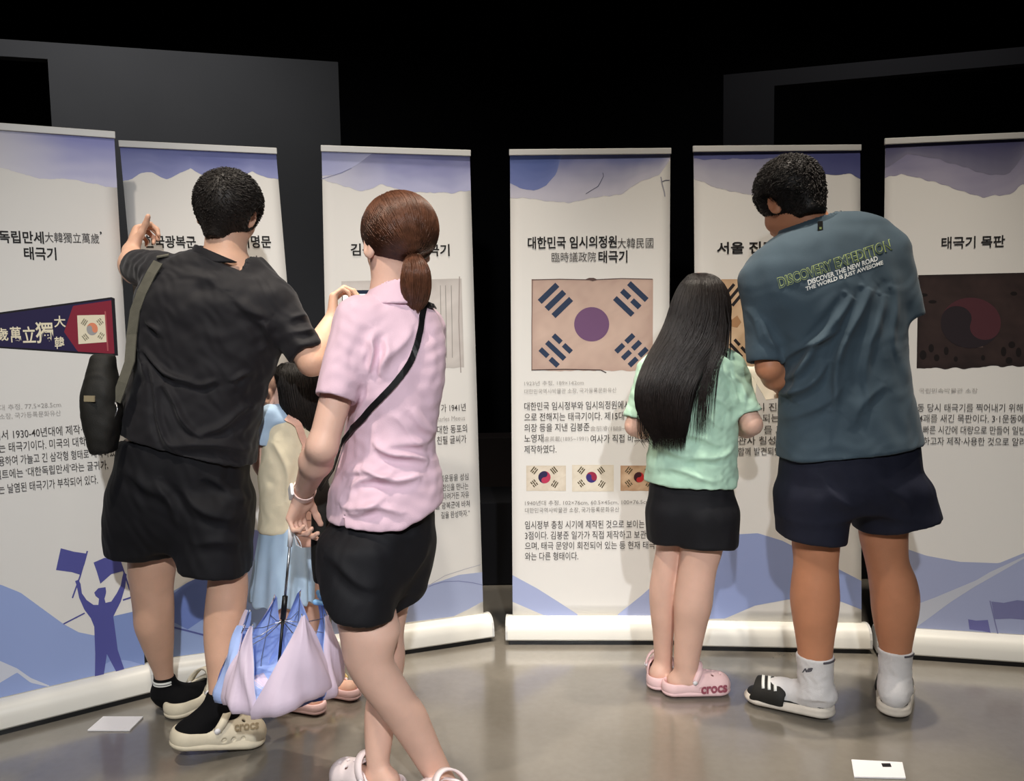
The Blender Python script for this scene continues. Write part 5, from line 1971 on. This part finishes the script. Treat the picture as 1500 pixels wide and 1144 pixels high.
# ---- girl with long black hair
def girl_in_mint():
    root = thing('person', 'girl with long straight black hair, mint T-shirt, black shorts and pink clogs', 'person', fl(1000, 1018))
    SR = [(492, 1000, 1030, 2.62, .04), (503, 980, 1048, 2.62, .055), (515, 957, 1072, 2.61, .075), (535, 943, 1087, 2.60, .088), (570, 947, 1086, 2.60, .095), (600, 950, 1083, 2.60, .098),
          (640, 951, 1080, 2.60, .102), (682, 946, 1079, 2.60, .11), (735, 942, 1078, 2.60, .122)]
    shp = Prof(SR, -.1, power=2.2)
    st = [((955, 655), (1010, 668), .008, .010), ((1000, 680), (1074, 660), .008, .010), ((960, 690), (1050, 700), .007, .010), ((1010, 600), (1060, 625), .007, .010), ((1000, 640), (1060, 650), .007, .009), ((1030, 580), (1075, 600), .006, .01),
          ((1060, 540), (1085, 590), .006, .008), ((1080, 545), (1096, 600), .006, .008)]
    sl = sleeve(at(1070, 541, 2.59), at(1094, 607, 2.56), .047, .049) + sleeve(at(956, 541, 2.60), at(934, 615, 2.58), .047, .047)
    sdf_obj('t_shirt', [shp.prim(.02, cut=[hem((944, 713), (1075, 719), 2.5)]), sl[0], sl[2], sl[1], sl[3]], M['mint'], root, .0045, 1, cloth(.0035, 20, 22, st, 2.5))
    W_ = Prof([(700, 949, 1073, 2.60, .102), (722, 946, 1079, 2.60, .108), (760, 947, 1081, 2.60, .108), (785, 950, 1078, 2.60, .09)], -.1, power=2.4)
    A_ = Prof([(740, 948, 1010, 2.61, .09), (790, 951, 997, 2.62, .085), (830, 953, 996, 2.62, .085)], 0, power=2.4)
    B_ = Prof([(740, 990, 1080, 2.59, .1), (790, 996, 1079, 2.58, .095), (840, 998, 1077, 2.58, .095)], 0, power=2.4)
    sdf_obj('shorts', [W_.prim(.02, grow=-.008), A_.prim(.04, rnd=.04, cut=[hem((951, 800), (998, 797), 2.53)]), B_.prim(.04, rnd=.04, cut=[hem((995, 804), (1078, 809), 2.49)])], M['blk_shorts'], root, .0045, 1, cloth(.0025, 15, 25, (), 2.5, (1, 1, .5)))
    LL = Prof(rows_leg([(770, 958, 1000, 2.63), (800, 961, 998, 2.635), (830, 956, 995, 2.64), (862, 951, 992, 2.645), (895, 952, 990, 2.655), (930, 956, 987, 2.67), (965, 958, 985, 2.685), (990, 958, 984, 2.69)], 1.05))
    RL = Prof(rows_leg([(770, 996, 1064, 2.58), (808, 996, 1058, 2.58), (835, 993, 1050, 2.58), (862, 989, 1046, 2.58), (884, 987, 1044, 2.58), (915, 987, 1036, 2.59), (945, 987, 1029, 2.597), (972, 987, 1024, 2.605), (995, 990, 1020, 2.612)], .92))
    hL, dL = fl(963, 1016) + Z * .006, nrm([.25, .97, 0])
    hR, dR = fl(972, 1025) + Z * .006, nrm([.99, .1, 0])
    hR = hR + np.array([.0, .03, 0])
    hc, hf, hu = at(1027, 452, 2.625), (.22, .95, -.3), (-.06, .28, .95)
    hx, hy, hz = frame_from(hf, hu)
    hp, eyes = head_prims(hc, hf, hu, .93, True)
    wR, wL = at(1078, 630, 2.74), at(962, 630, 2.76)
    body = [shp.prim(.03, grow=-.042), W_.prim(.03, grow=-.03), LL.prim(.012), RL.prim(.012), rc(at(1016, 512, 2.62), at(1024, 470, 2.625), .048, .042, .03)]
    body += arm_prims(at(1070, 543, 2.59), at(1101, 622, 2.55), wR, .86, .98) + arm_prims(at(956, 543, 2.60), at(931, 624, 2.58), wL, .86, .98)
    body += hand_prims(wR, (-.75, .5, .3), (-.2, -.1, -1), (-.3, .9, 0), .82) + hand_prims(wL, (.75, .5, .3), (.2, -.1, -1), (.3, .9, 0), .82)
    body += foot_prims(at(971, 990, 2.69), hL + dL * .02 + Z * .014, hL + dL * .2 + Z * .012, .82) + foot_prims(at(1005, 990, 2.612), hR + dR * .02 + Z * .014, hR + dR * .2 + Z * .012, .82)
    body += hp
    skin_obj(body, eyes, M['skin_b'], root, .0042)
    clog(root, hL, dL, .88, M['pink_foam'], M['pink_foam'], M['pink_foam'])
    sh, vq = clog(root, hR, dR, .9, M['pink_foam'], M['pink_foam'], M['pink_foam'])
    cast_text('crocs', 1, ((1027, 1017), (1065, 1014), (1027, 1006)), xf_mesh(CLOG[4], hR, dR, .9), M['logo_pink'], 'logo_lettering', sh, .0018, .035)
    # hair
    hr = Prof([(400, 1013, 1036, 2.615, .03), (405, 1007, 1046, 2.61, .058), (414, 999, 1055, 2.61, .08), (428, 991, 1063, 2.61, .096), (446, 984, 1067, 2.605, .102), (470, 976, 1066, 2.60, .104), (498, 963, 1060, 2.575, .085),
               (520, 950, 1046, 2.545, .065), (542, 940, 1031, 2.515, .045), (565, 933, 1020, 2.495, .034), (595, 933, 1012, 2.482, .028), (622, 944, 1007, 2.474, .022), (642, 958, 1002, 2.472, .014)], -.08, power=2.1)
    shell = field_mesh([hr.prim(.01, rnd=.006), ell(hc + hy * .115 - hz * .04, (.08, .085, .1), (hx, hy, hz), .012, 's'), ell(hc + hy * .10 - hz * .2, (.1, .1, .12), (hx, hy, hz), .012, 's'), shp.prim(.004, 's', grow=.006)], .004)
    lk = prof_locks(hr, 2600, -math.pi + .0, 0.0, hr.z0 + .01, hr.z1 - .004, .0011, .0015, 22, 9, .10, .05)
    rg = np.random.default_rng(5)
    ex = []
    for pl, n, sp in (([(1056, 440), (1060, 480), (1055, 515), (1040, 545), (1034, 590), (1030, 632)], 40, 9), ([(1048, 450), (1050, 500), (1040, 540), (1026, 580), (1022, 640)], 40, 8), ([(1060, 430), (1065, 470), (1062, 512), (1058, 540)], 50, 5),
                      ([(1000, 560), (996, 600), (990, 630), (980, 652)], 60, 16), ([(950, 570), (945, 610), (950, 640), (958, 650)], 40, 12)):
        A = np.array(pl, float)
        tt = np.linspace(0, len(A) - 1, 16)
        for _ in range(n):
            o_ = rg.normal() * sp
            q = np.stack([np.interp(tt, range(len(A)), A[:, 0]) + o_ * (.4 + .6 * tt / tt[-1]) + rg.normal() * 2 * np.sin(tt), np.interp(tt, range(len(A)), A[:, 1]) + rg.normal() * 4], -1)
            Yq = np.interp(q[:, 1], [430, 470, 500, 540, 580, 640], [2.515, 2.50, 2.495, 2.482, 2.478, 2.472]) if A[0][0] < 1054 or A[-1][1] > 560 else np.full(16, 2.53)
            ex.append([at(x, y, z) for (x, y), z in zip(q, Yq)])
    le = strands(np.array(ex), .001 * rg.uniform(.7, 1.3, len(ex)))
    hair_obj(shell, join(lk, le), M['hair_l'], root)


# ---- man in teal
def man_in_teal():
    root = thing('person', 'tall man in teal T-shirt and navy shorts with white socks and slides, head bowed', 'person', fl(1250, 1058))
    SR = [(312, 1216, 1258, 2.46, .05), (322, 1190, 1290, 2.455, .075), (335, 1158, 1306, 2.45, .09), (351, 1128, 1318, 2.44, .105), (380, 1098, 1328, 2.43, .12), (405, 1087, 1331, 2.425, .125), (440, 1093, 1329, 2.42, .13),
          (480, 1118, 1326, 2.42, .132), (535, 1139, 1328, 2.42, .135), (575, 1143, 1333, 2.42, .138), (618, 1141, 1341, 2.42, .142), (655, 1138, 1350, 2.42, .15), (710, 1135, 1357, 2.42, .16)]
    shp = Prof(SR, .1, power=2.3)
    st = [((1235, 430), (1165, 590), .016, .012), ((1262, 420), (1215, 600), .016, .012), ((1290, 430), (1262, 600), .009, .014), ((1150, 540), (1225, 475), .014, .011), ((1146, 600), (1215, 530), .016, .012), ((1150, 640), (1230, 560), .008, .014),
          ((1150, 570), (1200, 510), .010, .010), ((1310, 420), (1318, 520), .008, .014), ((1240, 620), (1290, 560), .006, .016), ((1120, 470), (1142, 515), .009, .010), ((1105, 450), (1125, 500), .007, .012)]
    sl = sleeve(at(1112, 410, 2.42), at(1119, 530, 2.38), .055, .0485) + sleeve(at(1303, 372, 2.43), at(1328, 467, 2.42), .062, .05)
    o, SV = sdf_obj('t_shirt', [shp.prim(.02, cut=[hem((1140, 684), (1350, 660), 2.29)]), sl[0], sl[2], sl[1], sl[3]], M['teal'], root, .0045, 1, cloth(.003, 14, 31, st, 2.3))
    rib, _ = ring('neck_band', [(300, 1150, 1238, 2.47, .062), (326, 1144, 1246, 2.465, .078), (352, 1138, 1256, 2.455, .09)], .1, .007, M['teal'], root, [hem((1128, 356), (1232, 322), 2.42), (at(1130, 342, 2.4), -np.array(hem((1130, 346), (1230, 309), 2.42)[1]))], .0)
    mb = MB()
    q = bvh_of(SV).ray_cast(Vector(CPOS), Vector(vray(1201, 336)))
    if q[0] is not None:
        mb.box(np.array(q[0]) + np.array([0, -.003, .006]), np.array([.007, 0, 0]), np.array([0, .001, .017]), np.array([0, .0015, 0]))
        hl = mb.build('hanger_loop', M['blk_nylon'], root)
        mb = MB()
        mb.box(np.array(q[0]) + np.array([0, -.0046, .003]), np.array([.003, 0, 0]), np.array([0, 0, .003]), np.array([0, .0006, 0]))
        mb.build('loop_stitch', M['green_print'], hl)
    cast_text('DISCOVERY EXPEDITION', 1, ((1142, 423), (1307, 366), (1138, 407)), SV, M['green_print'], 'back_lettering', root, .0012, .05)
    cast_text('DISCOVERY EXPEDITION', 1, ((1142.4, 422.3), (1306.6, 365.4), (1138.6, 407.8)), SV, M['teal'], 'back_lettering', root, .0022, .006)
    cast_text('DISCOVER THE NEW ROAD', 1, ((1184, 418), (1286, 382), (1182.5, 410.5)), SV, M['white_print'], 'back_lettering', root, .0012, .03)
    cast_text('THE WORLD IS JUST AWESOME', 1, ((1181, 428), (1294, 389), (1179.5, 420.5)), SV, M['white_print'], 'back_lettering', root, .0012, .03)
    W_ = Prof([(645, 1142, 1347, 2.42, .14), (684, 1137, 1352, 2.42, .145), (715, 1136, 1360, 2.42, .145), (745, 1138, 1366, 2.42, .12)], .1, power=2.3)
    A_ = Prof([(712, 1138, 1246, 2.42, .13), (750, 1138, 1241, 2.42, .122), (800, 1140, 1234, 2.42, .115), (840, 1141, 1232, 2.42, .115)], 0, power=2.3)
    B_ = Prof([(700, 1240, 1358, 2.44, .13), (722, 1242, 1363, 2.44, .125), (770, 1252, 1378, 2.44, .122), (830, 1262, 1392, 2.44, .122)], 0, power=2.3)
    sdf_obj('shorts', [W_.prim(.02, grow=-.008), A_.prim(.04, rnd=.04, cut=[hem((1139, 797), (1236, 804), 2.31)]), B_.prim(.04, rnd=.04, cut=[hem((1256, 795), (1382, 770), 2.33)])], M['navy_shorts'], root, .005, 1,
            cloth(.0025, 13, 35, [((1245, 745), (1200, 700), .006, .014), ((1290, 700), (1340, 760), .005, .016)], 2.3, (1, 1, .5)))
    LL = Prof(rows_leg([(740, 1160, 1230, 2.42), (800, 1161, 1229, 2.42), (825, 1163, 1227, 2.42), (850, 1160, 1228, 2.42), (878, 1158, 1229, 2.42), (905, 1161, 1226, 2.42), (930, 1165, 1222, 2.425), (959, 1169, 1219, 2.43), (990, 1171, 1218, 2.44), (1015, 1172, 1218, 2.445)], 1.0))
    RL = Prof(rows_leg([(735, 1258, 1332, 2.44), (792, 1261, 1328, 2.44), (820, 1268, 1330, 2.44), (845, 1273, 1340, 2.44), (869, 1276, 1345, 2.44), (895, 1278, 1344, 2.445), (925, 1283, 1338, 2.455), (951, 1289, 1334, 2.465), (985, 1290, 1332, 2.475), (1010, 1289, 1332, 2.48)], 1.0))
    dL = nrm(fl(1117, 1036) - fl(1231, 1064))
    hL = fl(1236, 1066) + Z * .006 + np.array([-.01, .045, 0])
    dR = nrm([.42, .9, 0])
    hR = fl(1309, 1058) + Z * .006
    hc, hf, hu = at(1163, 302, 2.485), (-.36, .8, -.46), (-.17, .45, .88)
    hx, hy, hz = frame_from(hf, hu)
    hp, eyes = head_prims(hc, hf, hu, 1.0)
    wL, wR = at(1158, 578, 2.51), at(1200, 585, 2.66)
    body = [shp.prim(.03, grow=-.042), W_.prim(.03, grow=-.03), LL.prim(.02), RL.prim(.02), rc(at(1195, 352, 2.455), at(1172, 305, 2.475), .068, .058, .03)]
    body += arm_prims(at(1112, 412, 2.42), at(1126, 538, 2.385), wL, 1.0, .96) + arm_prims(at(1300, 378, 2.43), at(1306, 490, 2.50), wR, 1.0, 1.05)
    body += hand_prims(wL, (.1, .85, .25), (.2, -.2, 1), (-.9, .2, .2), 1.0, (.5, .55, .6, .6), (.7, .6), .4) + hand_prims(wR, (-.75, .5, .3), (-.2, .1, 1), (.2, .9, .2), 1.0)
    body += foot_prims(at(1194, 1012, 2.445), hL + dL * .012 + Z * .04, hL + dL * .22 + Z * .032, .78) + foot_prims(at(1311, 1006, 2.48), hR + dR * .012 + Z * .04, hR + dR * .22 + Z * .032, .78)
    body += hp
    skin_obj(body, eyes, M['skin_c'], root, .0042)
    for pf, y0, xx, Yk, ank, h_, d_ in ((LL, 958, 1194, 2.43, at(1194, 1012, 2.445), hL, dL), (RL, 950, 1311, 2.465, at(1311, 1006, 2.48), hR, dR)):
        zt = at(xx, y0, Yk)[2]
        fp = foot_prims(ank, h_ + Z * .034, h_ + d_ * .236 + Z * .028)
        fp = [Prim((lambda g: (lambda p: g(p) - 0.0045))(q.fn), q.lo - .005, q.hi + .005, q.k) for q in fp]
        so, vq = sdf_obj('sock', [pf.prim(.02, grow=.005, zhi=zt, rnd=.004)] + fp, M['sock_w'], root, .0035, 1, cloth(.0012, 30, 4))
        if pf is LL:
            cast_text('NB', 1, ((1175, 985), (1190, 984), (1176, 979)), vq, M['logo_grey'], 'sock_logo', so, .001, .06, .4)
        mb = MB()
        pts = [pf.surf(np.array(a), np.array(zt - 0.006), 0.0068) for a in np.linspace(-1.5, -.55, 8)]
        mb.strap(pts, [p - np.array(pf.sec(zt)[0:2] + [p[2]]) for p in pts], .0028, .0012)
        mb.build('cuff_mark', M['logo_grey'], so)
        slide(root, h_, d_, 1.08)
    ax = nrm(wL - at(1126, 538, 2.385))
    c = wL - ax * .01
    u = nrm(np.cross(ax, [0.2, 0, 1]))
    v = np.cross(ax, u)
    mb = MB()
    an = np.linspace(0, 2 * math.pi, 29)
    mb.strap([c + (u * math.cos(a) + v * math.sin(a)) * .031 for a in an], [u * math.cos(a) + v * math.sin(a) for a in an], .01, .0016)
    mb.build('wristwatch', M['blk_plastic'], root)
    C0 = at(1155, 277, 2.49)
    shell = field_mesh([ell(C0, (.0965, .105, .095), (hx, hy, hz), .01), rc(hc - hz * .01 - hy * .05, hc - hz * .045 - hy * .05, .052, .045, .03),
                        ell(hc + hy * .115 - hz * .05, (.085, .075, .1), (hx, hy, hz), .012, 's'),
                        ell(hc - hz * .125 + hy * .0, (.13, .2, .06), (hx, hy, hz), .01, 's'),
                        ell(hc + hx * .1 - hz * .02 + hy * .008, (.027, .042, .054), (hx, hy, hz), .01, 's'),
                        ell(hc - hx * .1 - hz * .02 + hy * .008, (.027, .042, .054), (hx, hy, hz), .01, 's')], .0035)
    lk = short_locks(shell, 5200, .019, .0012, lambda p, n: hy * .5 - hz * .3 + .6 * np.sin(p[[1, 2, 0]] * 70), .3, .6, 6, None,
                     ([hc[2] - .05, hc[2] - .01, hc[2] + .03, hc[2] + .08], [.2, .4, .9, 1.0]))
    hair_obj(shell, lk, M['hair_k'], root)
    # leaflet in his hands
    c = at(1108, 562, 2.66)
    bk = thing('leaflet', 'open white leaflet held low by the man in teal', 'leaflet', c)
    for sx, nm in ((-1, 'page'), (1, 'page')):
        mb = MB()
        u1 = nrm([sx * 1.0, .25, .12])
        n1 = nrm([-.12 * sx, -.75, .65])
        v1 = nrm(np.cross(n1, u1))
        mb.box(c + u1 * .052 + Z * .0, u1 * .052, v1 * .07, n1 * .001)
        mb.build(nm, M['paper'], bk)


# ---- small girl between the man in black and the woman
def small_girl():
    root = thing('person', 'small girl in cream top and light blue skirt, half hidden behind the umbrella', 'person', fl(440, 1048))
    SR = [(584, 422, 448, 2.610, .03), (592, 405, 458, 2.610, .045), (603, 393, 466, 2.605, .06), (640, 386, 470, 2.600, .075), (690, 382, 474, 2.600, .08), (740, 382, 476, 2.600, .085), (775, 380, 477, 2.600, .088)]
    shp = Prof(SR, .4, power=2.1)
    _, TV = sdf_obj('top', [shp.prim(.02)], M['cream'], root, .004, 1, cloth(.003, 20, 41, [((400, 650), (420, 740), .006, .010), ((440, 660), (425, 730), .006, .01)], 2.48))
    yk = Prof([(583, 418, 450, 2.610, .036), (592, 402, 460, 2.610, .052), (606, 390, 468, 2.605, .066), (618, 388, 469, 2.603, .072)], .4, power=2.1)
    yo, _ = sdf_obj('sailor_collar', [yk.prim(.01, grow=.004), rc(at(396, 606, 2.550), at(382, 648, 2.550), .03, .034, .02, cut=[(at(381, 650, 2.550), (-.3, 0, -1))]), rc(at(464, 606, 2.6), at(472, 646, 2.6), .03, .032, .02)], M['sky'], root, .004, 1, cloth(.002, 22, 43))
    sk = Prof([(758, 384, 474, 2.600, .085), (790, 379, 473, 2.600, .095), (830, 373, 470, 2.600, .105), (877, 366, 467, 2.600, .112)], .3)
    sdf_obj('skirt', [sk.prim(.01, rnd=.005), sk.prim(.005, 's', grow=-.012, zlo=sk.z0 - .1, zhi=sk.z0 + .05)], M['sky'], root, .004, 1,
            lambda V, N: .006 * np.sin(np.arctan2(V[:, 1] - 2.600, V[:, 0] + .69) * 14) * np.clip((sk.z1 - V[:, 2]) / .2, 0, 1))
    LL = Prof(rows_leg([(850, 398, 436, 2.580), (900, 400, 434, 2.580), (940, 403, 436, 2.575), (980, 412, 440, 2.570), (1015, 420, 445, 2.570), (1030, 422, 448, 2.570)], 1.0))
    RL = Prof(rows_leg([(850, 438, 476, 2.650), (900, 444, 478, 2.660), (940, 452, 484, 2.670), (975, 464, 490, 2.64), (1000, 474, 498, 2.66), (1012, 478, 502, 2.66)], 1.0))
    d1, h1 = nrm([-.92, .38, 0]), fl(474, 1052) + Z * .006
    h1 = h1 + np.array([0, .02, 0])
    d2, h2 = nrm([-.9, .42, 0]), fl(527, 1027) + Z * .006
    hc, hf, hu = at(417, 582, 2.615), (-.82, .55, -.12), (0, .1, 1)
    hx, hy, hz = frame_from(hf, hu)
    hp, eyes = head_prims(hc, hf, hu, .82)
    wr = at(394, 712, 2.57)
    body = [shp.prim(.02, grow=-.014), LL.prim(.01), RL.prim(.01), rc(at(424, 760, 2.6), at(417, 865, 2.55), .066, .042, .02), rc(at(440, 760, 2.6), at(457, 865, 2.605), .066, .042, .02), rc(at(432, 605, 2.610), at(430, 580, 2.610), .038, .034, .02)]
    body += arm_prims(at(396, 612, 2.560), at(381, 668, 2.575), wr, .68, .95) + hand_prims(wr, (.2, .3, -.9), (.9, .2, 0), (0, .9, 0), .62, (.5, .5, .5, .5))
    wr2 = at(440, 700, 2.70)
    body += arm_prims(at(466, 612, 2.6), at(476, 672, 2.64), wr2, .68, .95) + hand_prims(wr2, (-.7, .3, .2), (0, .3, -1), (0, .9, 0), .62)
    body += foot_prims(at(436, 1030, 2.570), h1 + d1 * .016 + Z * .012, h1 + d1 * .15 + Z * .01, .64) + foot_prims(at(492, 1012, 2.66), h2 + d2 * .016 + Z * .012, h2 + d2 * .15 + Z * .01, .64) + hp
    skin_obj(body, eyes, M['skin_b'], root, .004)
    clog(root, h1, d1, .72, M['pink_foam'], M['pink_foam'], M['yellow'])
    clog(root, h2, d2, .72, M['pink_foam'], M['pink_foam'], M['yellow'])
    hr = Prof([(530, 416, 446, 2.615, .03), (538, 406, 456, 2.612, .058), (555, 407, 464, 2.612, .08), (575, 411, 467, 2.612, .086), (598, 416, 470, 2.61, .084), (620, 424, 471, 2.605, .06), (640, 440, 468, 2.60, .02)], -.1)
    shell = field_mesh([hr.prim(.01), ell(hc + hy * .105 - hz * .03, (.06, .065, .07), (hx, hy, hz), .01, 's'), ell(hc + hy * .1 - hz * .15, (.06, .08, .1), (hx, hy, hz), .01, 's')], .004)
    hair_obj(shell, prof_locks(hr, 900, -math.pi * 1.02, .3, hr.z0, hr.z1 - .003, .0011, .001, 14, 19, .1, .03), M['hair_k'], root)
    bag = thing('shoulder_bag', 'small peach shoulder bag worn by the small girl', 'bag', at(455, 800, 2.44))
    rows = [(738, 440, 470, 2.43, .025), (745, 437, 473, 2.43, .028), (790, 436, 473, 2.43, .03), (799, 440, 470, 2.43, .026)]
    sdf_obj('pouch', [Prof(rows, .2, power=4).prim(.008, rnd=.006)], M['peach'], bag, .0035)
    mb = MB()
    mb.box(at(455, 752, 2.40), np.array([.034, .006, 0]), np.array([0, 0, .02]), np.array([0, .003, 0]))
    mb.build('flap', M['peach'], bag, False, .002)
    mb = MB()
    bv = bvh_of(TV)
    A = np.array([(416, 604), (432, 615), (446, 630), (457, 650), (465, 682), (468, 715), (467, 748)], float)
    tt = np.linspace(0, len(A) - 1, 22)
    pp, nn = [], []
    for q in np.stack([np.interp(tt, range(len(A)), A[:, 0]), np.interp(tt, range(len(A)), A[:, 1])], -1):
        hh = bv.find_nearest(Vector(at(*q, 2.48)))
        n = np.array(hh[1])
        n = -n if n[1] > 0 else n
        pp.append(np.array(hh[0]) + n * .007)
        nn.append(n)
    mb.strap(pp, nn, .011, .002)
    mb.build('strap', M['peach'], bag)


man_in_black()
woman_in_pink()
umbrella()
girl_in_mint()
man_in_teal()
small_girl()
